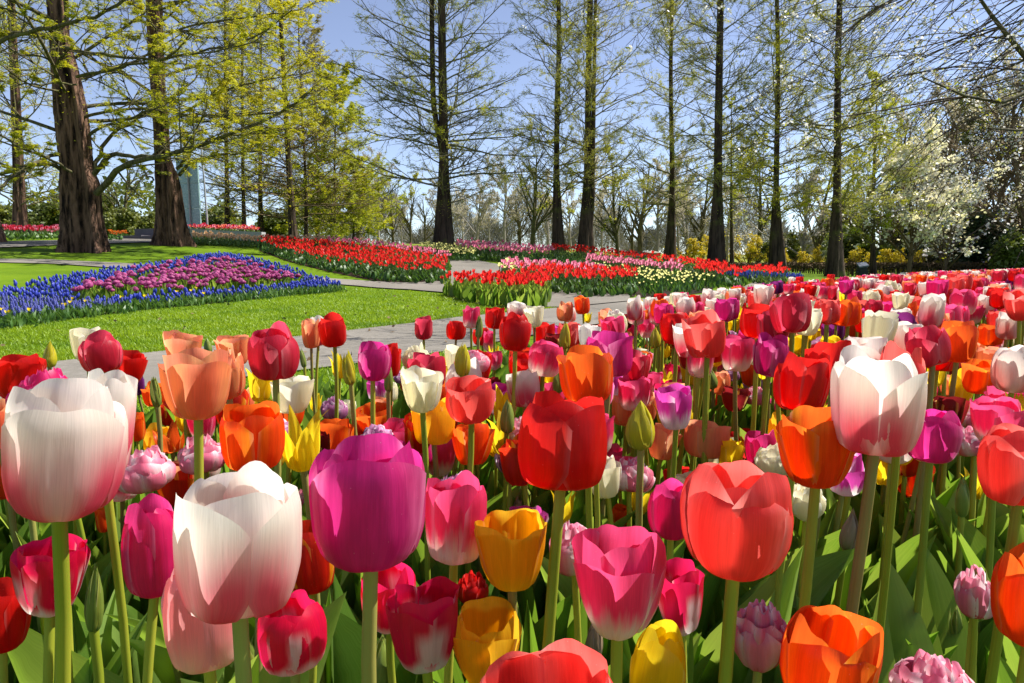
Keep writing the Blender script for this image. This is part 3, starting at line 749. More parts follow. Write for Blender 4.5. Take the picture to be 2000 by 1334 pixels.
redwood(1091, 493, 29, 30, (1088, 0), 'slim straight redwood beside the forked one, behind red tulips', 22, lmax=3.4, n1=175, n2=10, n3=5, conical=.55, z1=2.2, needles=.58, nsize=.05, dens=2.2, tufts=300, wtop=.40)
redwood(1142, 495, 29.4, 38, (1154, 0), 'forked redwood with a leaning bare grey trunk', 23, lmax=3.6, n1=180, n2=10, n3=5, conical=.55, z1=2.8, needles=.58, nsize=.05, dens=2.2, tufts=240, second=(.2, .22, .62), wtop=.40)
redwood(1309, 509, 33, 25, (1314, 0), 'slender redwood behind the red tulip bed, beside the brick pillar', 24, lmax=3.4, n1=175, n2=10, n3=5, conical=.55, z1=2.4, needles=.6, nsize=.05, dens=2.2, tufts=360, wtop=.42)
redwood(1398, 520, 28, 42, (1408, 0), 'thick dark redwood with a broad foot among blue flowers', 25, lmax=3.3, n1=175, n2=10, n3=5, conical=.55, z1=2.6, needles=.62, nsize=.052, dens=2.2, tufts=420, wtop=.42)
redwood(1518, 530, 29, 39, (1517, 0), 'mossy redwood with bright green tufts all up its trunk', 26, lmax=3.2, n1=180, n2=10, n3=5, conical=.55, z1=2.0, needles=.5, nsize=.052, dens=2.2, tufts=800, wtop=.30, mneed=M_NEEDLE)
redwood(1628, 541, 28, 38, (1642, 0), 'redwood with a smooth dark trunk, beside the black litter bin', 27, lmax=3.8, n1=160, n2=10, n3=5, conical=.55, z1=2.2, needles=.62, nsize=.052, dens=2.2, tufts=200, wtop=.42)
redwood(1707, 530, 33, 15, (1710, 200), 'young redwood with bright green boughs, just beyond the bin', 28, H=9.5, lmax=3.0, n1=60, z1=1.6, needles=.75, tufts=200, mneed=M_NEEDLE, n2=9, n3=5, dens=1.6, low_el=(0, .3), conical=.6)
redwood(1430, 515, 37, 11, (1428, 200), 'thin young redwood behind the thick dark one', 29, H=9, lmax=2.6, n1=50, z1=2, needles=.6, tufts=120, mneed=M_NEEDLE)
# the stand to the west of the red bed
G2 = 'redwoods beyond the red bed'
redwood(573, 462, 34, 20, (545, 0), 'tall pointed redwood with a brownish crown, above the red bed', 31, H=19, lmax=4.6, n1=110, z1=1.0, needles=.62, tufts=200, mneed=M_NEEDLE, n2=10, n3=5, low_el=(-.15, .25), conical=.85, dens=1.3, group=G2, mtw=M_TWIGB)
redwood(598, 462, 37, 10, (585, 60), 'thin redwood just behind the tall pointed one', 32, H=14, lmax=4.0, n1=100, z1=1.2, needles=.55, tufts=100, mneed=M_NEEDLEB, group=G2, mtw=M_TWIGB, dens=1.3)
redwood(443, 448, 37, 15, (440, 100), 'slim redwood right of the flagpole, over the stone planter', 33, H=16, lmax=4.2, n1=90, z1=1.0, needles=.55, tufts=200, mneed=M_NEEDLE, group=G2)
redwood(477, 455, 35, 12, (472, 100), 'slim redwood at the right end of the stone planter wall', 34, H=16, lmax=3.8, n1=90, z1=1.6, needles=.5, tufts=200, mneed=M_NEEDLE, group=G2)
redwood(510, 460, 38, 14, (508, 100), 'greenish redwood beyond the yellow tulip row', 35, H=15, lmax=4.0, n1=90, z1=1.2, needles=.5, tufts=300, mneed=M_NEEDLE, group=G2)
redwood(655, 466, 40, 8, (655, 100), 'low spreading redwood with lime green boughs down to the ground', 36, H=10, lmax=4.6, n1=110, z1=.5, needles=.9, tufts=60, mneed=M_NEEDLE, n2=10, n3=5, low_el=(-.1, .2), hi_el=(.1, .5), dens=1.7, group=G2, nsize=.12)
redwood(690, 468, 42, 6, (690, 100), 'small lime green redwood at the edge of the stand', 37, H=5.0, lmax=2.8, n1=70, z1=.4, needles=.95, tufts=40, mneed=M_NEEDLE, n2=9, n3=5, low_el=(-.1, .2), hi_el=(.1, .5), dens=1.6, group=G2, nsize=.12)
redwood(620, 466, 44, 9, (615, 100), 'redwood with hazy brown twigs behind the lime green one', 38, H=13, lmax=4.4, n1=120, z1=1.0, needles=.45, tufts=60, mneed=M_NEEDLEB, mtw=M_TWIGB, group=G2, dens=1.2)
redwood(40, 450, 30, 34, (22, 0), 'stout redwood behind the bed of pink and red tulips', 39, H=18, lmax=5.5, n1=90, z1=1.2, needles=.6, tufts=200, mneed=M_NEEDLE, n2=11, n3=5, group=G2, mbark=M_BARK, dens=1.3)
redwood(-16, 470, 21, 46, (-70, 0), 'redwood cut by the photo edge, only its root showing', 40, H=16, lmax=3.5, n1=40, z1=4.5, needles=.6, tufts=0, mneed=M_NEEDLE, group=G2, mbark=M_BARK)
redwood(-60, 455, 34, 20, (-70, 0), 'hazy green redwood beyond the far pink tulips', 41, H=16, lmax=5.5, n1=90, z1=1.0, needles=.6, tufts=100, mneed=M_NEEDLE, group=G2, dens=1.2)
# ------------------------------------------------------------------ small trees, shrubs and wood beyond
GB = 'small pale trees along the far edge of the lawn'
bare = [  # px, base py, d, height px, trunk w, blossom share, label
    (246, 432, 45, 140, 9, 0.0, 'bare small tree between the two big redwoods'),
    (740, 478, 52, 105, 7, .5, 'small tree in pale blossom left of the twin-stemmed redwood'),
    (802, 480, 48, 80, 5, .12, 'little bare round tree just left of the twin-stemmed redwood'),
    (768, 480, 62, 80, 5, .5, 'hazy pale blossom tree behind the little bare one'),
    (930, 480, 60, 85, 5, .5, 'hazy pale blossom tree right of the twin-stemmed redwood'),
    (985, 480, 50, 110, 6, .3, 'twiggy blossom tree between the twin-stemmed and the slim redwood'),
    (1040, 486, 40, 165, 11, .12, 'mossy slender tree left of the slim straight redwood'),
    (1070, 484, 58, 90, 5, .5, 'pale blossom tree hidden behind the slim straight redwood'),
    (1207, 492, 38, 165, 12, .16, 'mossy green small tree right of the forked redwood'),
    (1250, 490, 56, 120, 6, .6, 'pale blossom tree left of the slender redwood'),
    (1345, 500, 52, 130, 6, .6, 'pale blossom tree right of the brick pillar'),
    (1175, 488, 60, 90, 5, .5, 'faint blossom tree seen right of the forked trunk'),
    (700, 476, 60, 95, 5, .4, 'pale bare tree at the edge of the lime green boughs'),
    (720, 478, 70, 70, 4, .5, 'small faint blossom tree deep behind the red bed'),
    (785, 480, 75, 55, 4, .5, 'tiny faint tree left of the little bare round one'),
    (830, 481, 72, 60, 4, .5, 'tiny faint tree right of the little bare round one'),
    (905, 481, 70, 65, 4, .5, 'small faint tree just right of the twin-stemmed redwood'),
    (955, 481, 74, 60, 4, .5, 'small faint tree between two hazy blossom trees'),
    (1015, 483, 66, 75, 5, .5, 'hazy blossom tree left of the mossy slender one'),
    (1115, 486, 66, 80, 5, .5, 'hazy blossom tree between the slim and the forked redwood'),
    (1160, 488, 54, 110, 6, .5, 'blossom tree just right of the forked redwood'),
    (1235, 490, 64, 80, 5, .5, 'hazy low blossom tree left of the slender redwood'),
    (1282, 494, 58, 110, 6, .6, 'blossom tree just behind the brick pillar'),
    (1325, 498, 60, 120, 6, .6, 'blossom tree just right of the slender redwood'),
    (1372, 500, 58, 110, 6, .6, 'blossom tree left of the thick dark redwood'),
    (850, 482, 64, 75, 4, .5, 'faint blossom tree at the foot of the twin-stemmed redwood'),
]
for i, (px, py, d, h, w, lf, lab) in enumerate(bare):
    broadleaf(px, py, d, h * (1.45 if h < 130 else 1.1), lab, 100 + i, 'blossom_tree', 'tree', GB, w, 1.15, (M_TWIGG if lf < .2 else M_TWIGP, M_PALE if lf > .2 else M_NEEDLE2), (1.0 if lf > .2 else .25) if lf > .1 else 0, .10, (9, 7, 6), .03, .10, nleaf=6, share='bare%d%s' % (i % 3, 'abc'[(lf > .2) + (lf < .05)]))
GR = 'trees of the wood on the east side'
wood = [  # px, py, d, h, w, mats, leaf, size, label
    (1480, 500, 46, 210, 10, (M_TWIGG, M_NEEDLE), .5, .15, 'greenish tree behind the mossy redwood'),
    (1565, 505, 42, 190, 9, (M_TWIGP, M_PALE), .8, .15, 'pinkish white blossom tree between mossy and smooth redwoods'),
    (1590, 505, 50, 230, 10, (M_TWIGG, M_NEEDLE2), .6, .16, 'sparse green tree left of the smooth dark redwood'),
    (1670, 505, 48, 260, 11, (M_TWIGG, M_NEEDLE2), .7, .16, 'sparse green tree rising above the bin'),
    (1420, 503, 50, 150, 7, (M_TWIGP, M_PALE), .7, .15, 'pale blossom tree behind the thin young redwood'),
    (1760, 508, 44, 300, 13, (M_TWIGB, M_PALE), .5, .14, 'tall twiggy tree rising over the white magnolia'),
    (1850, 508, 42, 330, 15, (M_TWIGB, M_PALE), .6, .13, 'tall brown twiggy tree right of the white magnolia'),
    (1935, 508, 40, 350, 16, (M_TWIGB, M_PALE), .5, .13, 'tall dark twiggy tree over the evergreen thicket'),
    (2010, 508, 36, 380, 18, (M_TWIGB, M_PALE), .5, .13, 'dark twiggy tree at the photo edge above the hedge'),
    (1890, 508, 50, 300, 12, (M_TWIGD, M_BUSH), .8, .2, 'dark leafy tree filling the wood behind the magnolia'),
    (1975, 508, 48, 320, 12, (M_TWIGD, M_DARKLEAF), .9, .2, 'dark evergreen tree deep in the wood'),
    (1810, 508, 54, 280, 12, (M_TWIGD, M_BUSH), .8, .2, 'dull green tree between the magnolia and the dark wood'),
    (1720, 506, 56, 240, 10, (M_TWIGG, M_BUSH), .7, .2, 'dull green tree behind the young redwood'),
    (2090, 508, 40, 340, 14, (M_TWIGD, M_BUSH), .8, .2, 'leafy tree beyond the end of the hedge'),
]
for i, (px, py, d, h, w, mt, lf, ls, lab) in enumerate(wood):
    broadleaf(px, py, d, h, lab, 200 + i, 'tree', 'tree', GR, w, 1.15, mt, lf, ls, (10, 8, 6) if px > 1740 else (8, 7, 5), .03, .12, nleaf=5, share=mt[0].name + mt[1].name)
# magnolia, forsythia, evergreens
broadleaf(1775, 512, 34, 215, 'white magnolia in full flower behind the hedge', 301, 'magnolia_tree', 'tree', None, 9, 1.6, (M_TWIGB, M_MAG), .85, .17, (12, 9, 7), .02, .06, asp=.8, leaf_name='blossom', nleaf=4)
broadleaf(1845, 514, 35, 150, 'low magnolia limbs with white flowers over dark evergreens', 302, 'magnolia_tree', 'tree', None, 8, 1.7, (M_TWIGB, M_MAG), .8, .16, (10, 8, 7), .0, .06, asp=.8, leaf_name='blossom', nleaf=4)
broadleaf(1940, 512, 38, 290, 'tall thin magnolia with small scattered white flowers against the dark wood', 303, 'magnolia_tree', 'tree', None, 9, 1.5, (M_TWIGB, M_MAG), .5, .11, (11, 8, 7), .03, .08, asp=.8, leaf_name='blossom', nleaf=4)
GF = 'yellow forsythia bushes behind the clipped hedge'
fors = [(1345, 512, 40, 42, 'forsythia bush just right of the thick dark redwood'), (1462, 513, 40, 46, 'forsythia bush between the thin and the mossy redwood'), (1400, 512, 42, 40, 'forsythia bush behind the thick dark redwood'),
        (1560, 513, 40, 32, 'low forsythia bush right of the mossy redwood'), (1605, 513, 41, 32, 'low forsythia bush left of the smooth dark redwood'), (1662, 513, 39, 32, 'low forsythia bush above the bin'),
        (1738, 514, 38, 48, 'tall spiky forsythia bush right of the young redwood'), (1770, 514, 38, 36, 'forsythia bush below the white magnolia'), (1800, 514, 38, 34, 'forsythia bush at the shaded end of the row'),
        (1510, 513, 41, 34, 'forsythia bush hidden behind the mossy redwood')]
for i, (px, py, d, h, lab) in enumerate(fors):
    broadleaf(px, py + 12, d, h + 12, lab, 320 + i, 'forsythia_bush', 'bush', GF, 2, 1.3, (M_TWIGB, M_FORS), .7, .09, (8, 5, 3), .06, .1, shrub=True, ang=(.2, .6), nleaf=3, asp=.6, share='fors%d' % (i % 3))
GE = 'dark evergreen bushes at the foot of the wood'
ever = [(1890, 516, 38, 110, M_DARKLEAF, 'dark evergreen bush beside the low magnolia limbs'), (1950, 516, 37, 120, M_DARKLEAF, 'tall dark evergreen bush behind the solid end of the hedge'), (1985, 518, 34, 80, M_BUSH, 'lit green bush at the far end of the hedge'),
        (1840, 516, 40, 80, M_DARKLEAF, 'dark evergreen bush under the magnolia'), (2050, 518, 35, 110, M_DARKLEAF, 'dark evergreen bush past the photo edge'), (1800, 514, 44, 90, M_DARKLEAF, 'dark bush in the shade behind the magnolia'),
        (15, 448, 40, 60, M_BUSH, 'dark green bush behind the stout redwood'), (95, 448, 42, 62, M_BUSH, 'dark green bush between the stout and the gnarled redwood'), (225, 448, 40, 52, M_BUSH, 'green bush right of the gnarled redwood'),
        (275, 446, 42, 46, M_BUSH, 'low green bush left of the leaning redwood'), (150, 446, 46, 80, M_BUSH, 'green bush behind the gnarled trunk'), (420, 446, 46, 60, M_BUSH, 'bush behind the flagpole'), (-60, 450, 42, 70, M_BUSH, 'bush behind the edge of the far tulip bed'),
        (545, 462, 50, 60, M_BUSH, 'bush in the shade of the tall pointed redwood'), (1655, 512, 46, 70, M_BUSH, 'green bush behind the low forsythias'), (1530, 510, 46, 60, M_BUSH, 'green bush below the pinkish blossom tree')]
for i, (px, py, d, h, mt, lab) in enumerate(ever):
    broadleaf(px, py, d, h, lab, 340 + i, 'evergreen_bush', 'bush', GE, 3, 1.1, (M_TWIGD, mt), 1.0, .24, (9, 6, 3), .04, .05, shrub=True, ang=(.3, .9), nleaf=4, asp=.55, share=mt.name + str(i % 2))
# the far wood seen as one mass
r = np.random.default_rng(400); B = Bag()
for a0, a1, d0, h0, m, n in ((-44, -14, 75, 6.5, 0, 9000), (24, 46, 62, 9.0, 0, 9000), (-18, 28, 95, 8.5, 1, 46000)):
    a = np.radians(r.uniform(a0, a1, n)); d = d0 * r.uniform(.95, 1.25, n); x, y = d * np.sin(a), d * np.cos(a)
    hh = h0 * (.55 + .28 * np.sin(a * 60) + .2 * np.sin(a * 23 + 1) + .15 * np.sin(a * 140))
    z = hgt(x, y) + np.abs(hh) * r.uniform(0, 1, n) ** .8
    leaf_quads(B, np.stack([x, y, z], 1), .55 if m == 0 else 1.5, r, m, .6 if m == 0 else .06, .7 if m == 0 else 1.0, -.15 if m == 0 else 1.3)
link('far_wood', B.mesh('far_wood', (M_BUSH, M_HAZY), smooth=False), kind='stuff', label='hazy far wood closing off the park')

# ------------------------------------------------------------------ hedge, pillar, wall, bin, planter, monument
hd = 36.0
hx = [at(1338, 516, 37)[0], at(2060, 516, 36)[0]]
hg = on(hx[0], 37.0)
hedge = thing('clipped_hedge', 'long low clipped hedge, bare stems below a twiggy flat top', 'hedge', hg)
r = np.random.default_rng(500); B = Bag(); n = 15000
t = r.uniform(0, 1, n); X = hx[0] + (hx[1] - hx[0]) * t; Y = 37.0 - t
ztop = CAMZ - (514.5 - HOR) / FPX * Y
gz = hgt(X, Y)
pos = np.stack([X, Y + r.uniform(-.35, .35, n), ztop - np.abs(r.normal(0, .11, n))], 1)
leaf_quads(B, pos - hg, .16, r, 0, .4, .6)
k = t > .70
pos2 = np.stack([X[k], Y[k] + r.uniform(-.3, .3, k.sum()), gz[k] + (ztop - gz)[k] * r.uniform(0, 1, k.sum())], 1)
leaf_quads(B, pos2 - hg, .18, r, 0, .5, .6)
link('hedge_top', B.mesh('hedge_top', (M_TWIGB,), smooth=False), hedge, kind='stuff')
ns = 170; tt = (np.arange(ns) + r.uniform(-.3, .3, ns)) / ns
for i in range(ns):
    x = hx[0] + (hx[1] - hx[0]) * tt[i]; y = 37.0 - tt[i]; z0 = float(hgt(x, y)); z1 = CAMZ - (516 - HOR) / FPX * y
    P = np.array([[x, y, z0 - .05], [x + r.normal(0, .04), y, (z0 + z1) / 2], [x + r.normal(0, .06), y, z1]])
    V, F, uv = tubes(P - hg, np.array([.035, .03, .022]), 5)
    link('stem', mesh_from('stem', V, F, uv, (M_TWIGD,)), hedge)

pb = ground_px(1274, 519); pb = on(*at(1274, 519, 40)[:2])
pil = thing('brick_pillar', 'square brick gate pillar with a pale overhanging cap', 'pillar', pb)
zc = CAMZ - (496 - HOR) / FPX * 40 - pb[2]
cw, ch = .19, zc / 10
me_b = None
for row in range(10):
    for k in range(4):
        a = k * math.pi / 2 + (0 if row % 2 else 0)
        off = (.05 if row % 2 else -.05)
        v, f = box(0, 0, 0, .42, .16, ch - .012)
        if me_b is None: me_b = mesh_from('brick', v, f, None, (M_BRICKC,), smooth=False)
        o = link('brick', me_b, pil)
        o.location = (math.cos(a) * .18 - math.sin(a) * off, math.sin(a) * .18 + math.cos(a) * off, ch * (row + .5)); o.rotation_euler = (0, 0, a + math.pi / 2)
v, f = box(0, 0, zc / 2, .2, .2, zc - .01); link('core', mesh_from('core', v, f, None, (M_SOIL,), smooth=False), pil)
cap = np.array([[-.42, -.42, 0], [.42, -.42, 0], [.42, .42, 0], [-.42, .42, 0], [-.42, -.42, .07], [.42, -.42, .07], [.42, .42, .07], [-.42, .42, .07], [-.1, -.1, .16], [.1, -.1, .16], [.1, .1, .16], [-.1, .1, .16]]) + [0, 0, zc]
cf = [[3, 2, 1, 0], [0, 1, 5, 4], [1, 2, 6, 5], [2, 3, 7, 6], [3, 0, 4, 7], [4, 5, 9, 8], [5, 6, 10, 9], [6, 7, 11, 10], [7, 4, 8, 11], [8, 9, 10, 11]]
link('cap', mesh_from('cap', cap, cf, None, (M_CAP,), smooth=False), pil)
# low dark wall west of the pillar
wb = on(*at(1170, 512, 41)[:2]); wl = thing('low_wall', 'low dark wall with a flat coping, left of the brick pillar', 'wall', wb)
x1 = at(1262, 512, 40)[0]; zt = CAMZ - (502.5 - HOR) / FPX * 40.5
for i in range(12):
    xa = wb[0] + (x1 - wb[0]) * i / 12; xb = wb[0] + (x1 - wb[0]) * (i + 1) / 12
    zb = float(hgt((xa + xb) / 2, 40.6)) - .1
    v, f = box((xa + xb) / 2 - wb[0], -.4, (zb + zt) / 2 - wb[2], xb - xa - .012, .3, zt - zb); link('wall_block', mesh_from('wall_block', v, f, None, (M_STONED,), smooth=False), wl)
    v, f = box((xa + xb) / 2 - wb[0], -.4, zt + .045 - wb[2], xb - xa - .008, .4, .08); link('coping', mesh_from('coping', v, f, None, (M_STONE,), smooth=False), wl)
# bench behind the slender redwood
bb = on(*at(1270, 512, 43)[:2]); be = thing('bench', 'dark slatted bench just left of the slender redwood', 'bench', bb + np.array([-1.0, -.5, 0]))
zs = CAMZ + (502 - 497) / FPX * 43 - bb[2] - .3
for i in range(4): v, f = box(0, -.2 + i * .13, zs, 1.7, .11, .04); link('seat_slat', mesh_from('seat_slat', v, f, None, (M_BIN,), smooth=False), be)
for i in range(3): v, f = box(0, .33, zs + .15 + i * .13, 1.7, .03, .11); link('back_slat', mesh_from('back_slat', v, f, None, (M_LID,), smooth=False), be)
for sx in (-.7, .7):
    for sy in (-.15, .3): v, f = box(sx, sy, zs / 2 - .02, .06, .06, zs); link('leg', mesh_from('leg', v, f, None, (M_BIN,), smooth=False), be)
# litter bin
bd = 25.0; g = on(*at(1682, 545, bd)[:2]); bn = thing('litter_bin', 'black litter bin with a slanted slate-blue lid, on the grass by the hedge', 'litter bin', g)
bn.scale = (.62, .62, 1); zt = CAMZ - (517 - HOR) / FPX * bd - g[2]
def prism(pts, y0, y1):
    n = len(pts); v = [[p[0], y0, p[1]] for p in pts] + [[p[0], y1, p[1]] for p in pts]
    return np.array(v), n
v = np.array([[-.17, -.17, .0], [.17, -.17, 0], [.17, .17, 0], [-.17, .17, 0], [-.22, -.2, zt - .1], [.22, -.2, zt - .1], [.22, .2, zt], [-.22, .2, zt]])
f = np.array([[3, 2, 1, 0], [4, 5, 6, 7], [0, 1, 5, 4], [1, 2, 6, 5], [2, 3, 7, 6], [3, 0, 4, 7]])
link('body', mesh_from('body', v, f, None, (M_BIN,), smooth=False), bn)
v = np.array([[-.28, -.28, zt - .11], [.26, -.28, zt - .06], [.34, .28, zt + .05], [-.2, .28, zt + .02]]); v = np.r_[v, v + [0, 0, .05]]
link('lid', mesh_from('lid', v, f, None, (M_LID,), smooth=False), bn)
for sx, s2 in ((-1, .3), (1, .3)):
    v, f2 = box(sx * .26, -.05, zt * .55, .14, .22, .09); link('flap', mesh_from('flap', v, f2, None, (M_BIN,), smooth=False), bn)

# stone planter with steps and the glass monument
pd = 27.0
pg = on(*at(380, 470, pd)[:2]); zp = lambda py, d=pd: CAMZ - (py - HOR) / FPX * d
pl = thing('stone_planter', 'grey stone planter wall with a lower step, behind the leaning redwood', 'planter', pg)
segs = [((262, 447), (318, 446), M_STONED), ((318, 446), (370, 446), M_STONED), ((370, 446), (413, 449), M_STONE), ((413, 449), (479, 452), M_STONE), ((479, 452), (511, 453), M_STONE)]
for (p0, y0), (p1, y1), mt in segs:
    a, b = at(p0, y0, pd), at(p1, y1, pd)
    zb = min(float(hgt(a[0], pd)), float(hgt(b[0], pd))) - .2
    V = np.array([[a[0] + .006, pd, zb], [b[0] - .006, pd, zb], [b[0] - .006, pd + .45, zb], [a[0] + .006, pd + .45, zb], [a[0] + .006, pd, a[2]], [b[0] - .006, pd, b[2]], [b[0] - .006, pd + .45, b[2]], [a[0] + .006, pd + .45, a[2]]]) - pg
    link('slab', mesh_from('slab', V, f, None, (mt,), smooth=False), pl)
for p0, p1 in ((225, 276), (276, 330)):
    a, b = at(p0, 461, pd - .9), at(p1, 459, pd - .9); zb = float(hgt(a[0], pd - .9)) - .25
    V = np.array([[a[0] + .006, pd - .9, zb], [b[0] - .006, pd - .9, zb], [b[0] - .006, pd - .02, zb], [a[0] + .006, pd - .02, zb], [a[0] + .006, pd - .9, a[2]], [b[0] - .006, pd - .9, b[2]], [b[0] - .006, pd - .02, b[2]], [a[0] + .006, pd - .02, a[2]]]) - pg
    link('step', mesh_from('step', V, f, None, (M_STONED,), smooth=False), pl)
a, b = at(262, 452, pd), at(511, 456, pd)
V = np.array([[a[0], pd + .4, a[2] - .05], [b[0], pd + .4, b[2] - .05], [b[0], pd + 5, b[2] - .05], [a[0], pd + 5, a[2] - .05]]) - pg
link('soil', mesh_from('soil', V, [[0, 1, 2, 3]], None, (M_SOIL,)), pl)
md = 29.5; mg = at(375, 452, md); mg[2] -= .1
mo = thing('glass_monument', 'tall greenish glass slab monument standing behind the leaning redwood', 'monument', mg)
wL, wM, wR = at(352, 440, md)[0] - mg[0], at(374, 440, md)[0] - mg[0], at(392, 440, md)[0] - mg[0]
Hm = zp(314, md) - mg[2]
for i in range(3):
    za, zb = Hm * i / 3 + .006, Hm * (i + 1) / 3 - .006
    for xa, xb, dy in ((wL, wM - .02, 0.0), (wM + .02, wR, .05)):
        v, f2 = box((xa + xb) / 2, dy, (za + zb) / 2, xb - xa, .12, zb - za); link('glass_panel', mesh_from('glass_panel', v, f2, None, (M_GLASS,), smooth=False), mo)
v, f2 = box(wM, -.02, Hm / 2, .03, .2, Hm); link('mullion', mesh_from('mullion', v, f2, None, (M_STEEL,), smooth=False), mo)
fg = at(406, 450, 28.5); fg[2] -= .05
fp = thing('flagpole', 'thin grey flagpole right of the glass monument', 'flagpole', fg)
V, F, uv = tubes(np.array([[0, 0, 0], [-.05, 0, 2.2], [-.12, 0, 4.4]]), np.array([.04, .035, .03]), 8); link('pole', mesh_from('pole', V, F, uv, (M_STEEL,)), fp)
V, F, uv = tubes(np.array([[0, 0, 0], [0, 0, .12]]), np.array([.09, .06]), 10); link('base', mesh_from('base', V, F, uv, (M_STEEL,)), fp)

# ------------------------------------------------------------------ weeping cherry overhead on the east side
r = np.random.default_rng(600)
cg = on(7.6, 6.6)
ch_ = thing('weeping_cherry', 'weeping cherry with long hanging twigs and white blossom, over the tulips', 'tree', cg)
C = np.array([[0, 0, -.1], [.05, 0, 1.2], [-.1, .1, 2.4], [-.3, .2, 3.6], [-.5, .3, 4.8]])
C = resample(C, 30); link('trunk', trunk_mesh('trunk', C, np.linspace(.24, .1, 30), .3, r, M_BARK2, k=20, rows=24, flut=.05), ch_)
BT, BL = Bag(), Bag(); shoots_P = []
limbs = [([(2300, 420), (2120, 240), (2000, 108), (1945, 42), (1905, -15), (1850, -110)], 7.0, 7.0, .075, .03),
         ([(2250, 300), (2080, 90), (2000, 116), (1950, 142), (1890, 160)], 7.2, 7.2, .05, .022),
         ([(2200, 60), (1980, -60), (1800, -120), (1650, -140), (1500, -120)], 7.4, 6.6, .07, .015),
         ([(2200, -20), (1950, -180), (1700, -260), (1500, -280)], 7.6, 8.2, .07, .015),
         ([(2300, 200), (2100, 20), (1950, -30), (1780, -20), (1700, 20), (1660, 60)], 7.3, 8.6, .05, .012),
         ([(2300, 250), (2150, 120), (2050, 160), (1960, 200), (1890, 190), (1800, 150)], 7.0, 6.0, .05, .012),
         ([(2350, 350), (2200, 220), (2080, 230), (1990, 255), (1930, 250)], 6.6, 5.6, .05, .015)]
LP = []
for pts, d0, d1, ra, rb in limbs:
    P = np.array([at(p[0], p[1], d0 + (d1 - d0) * i / (len(pts) - 1)) for i, p in enumerate(pts)])
    P = np.concatenate([[cg + C[np.argmin(np.abs(C[:, 2] + cg[2] - min(P[0][2], 4.7)))]], P])
    P = resample(P, 18); R = np.linspace(ra, .006, 18); LP.append((P, R))
    V, F, uv = tubes(P - cg, R, 8); link('limb', mesh_from('limb', V, F, uv, (M_TWIGG,)), ch_)
Pall = []
for li, (P, R) in enumerate(LP):
    n = (24, 8, 34, 34, 26, 9, 7)[li]; i = r.integers(4, 17, n); p0 = P[i] + (P[np.minimum(i + 1, 17)] - P[i]) * r.uniform(0, 1, (n, 1))
    dd = np.stack([r.normal(-.7, .22, n), r.normal(-.05, .35, n), r.normal(-.12, .28, n)], 1)
    S = path3(p0, dd, r.uniform(1.2, 2.9, n), 9, .07, -.05, r)
    Pall.append(S); BT.add(*tubes(S - cg, np.linspace(.007, .0022, 10)[None].repeat(n, 0), 4))
    K, KR = kids(S, np.linspace(.007, .0022, 10)[None].repeat(n, 0), 5, .15, .95, (.3, .8), .42, r, 5, .1, -.05, .8, .4, .6, .0028)
    BT.add(*tubes(K - cg, KR, 3)); Pall.append(K[:, [0, 1, 2, 3, 4, 5]])
q = np.concatenate([along(S, 7, r, .15) if S.shape[1] == 10 else along(S, 4, r, .2) for S in Pall])
q = clump(q, r, .35, .55)
qb = q[r.uniform(0, 1, len(q)) < .6]
qq = np.repeat(qb, 4, 0) + r.normal(0, .018, (len(qb) * 4, 3))
leaf_quads(BL, qq - cg, .03, r, 0, .85, .8)
ql = np.repeat(q, 2, 0) + r.normal(0, .02, (len(q) * 2, 3)); leaf_quads(BL, ql - cg, .034, r, 1, .45, .6)
crown = link('crown', BT.mesh('crown', (M_TWIGD,)), ch_)
link('blossom', BL.mesh('blossom', (PM['WH'], M_NEEDLE2), smooth=False), crown, kind='stuff')
# ------------------------------------------------------------------ petals, heads, leaves
def prof(z, r_, n=240):
    t = np.linspace(0, 1, n); k = np.hanning(41); k /= k.sum()
    def sm(y):
        y = np.interp(t, np.linspace(0, 1, len(y)) if False else VV[:len(y)], y)
        yp = np.r_[2 * y[0] - y[20:0:-1], y, 2 * y[-1] - y[-2:-22:-1]]
        return np.convolve(yp, k, 'valid')
    return t, np.maximum(sm(r_), .02), sm(z)
VV = np.array([0, .07, .18, .4, .65, .85, 1.0])
ZZ = [0, .015, .09, .34, .64, .86, 1.0]
SHAPE = {  # radius profile, height profile, half angle outer / inner, top drop, power, ruffle
    'cup': ([.07, .29, .435, .495, .5, .487, .45], ZZ, 65, 62, .22, 2.9, .022),
    'egg': ([.07, .27, .42, .49, .5, .455, .35], ZZ, 65, 61, .23, 2.6, .018),
    'goblet': ([.06, .22, .34, .43, .48, .50, .50], ZZ, 64, 62, .13, 3.4, .028),
    'lily': ([.05, .17, .28, .34, .35, .42, .58], ZZ, 50, 44, .62, 1.25, .012),
    'bud': ([.20, .34, .43, .5, .40, .22, .05], ZZ, 66, 60, .12, 2.0, .006),
    'frill': ([.05, .22, .38, .48, .50, .47, .36], ZZ, 54, 50, .12, 3.0, .055),
    'star': ([.05, .17, .27, .36, .44, .54, .66], ZZ, 42, 38, .70, 1.2, .02),
}
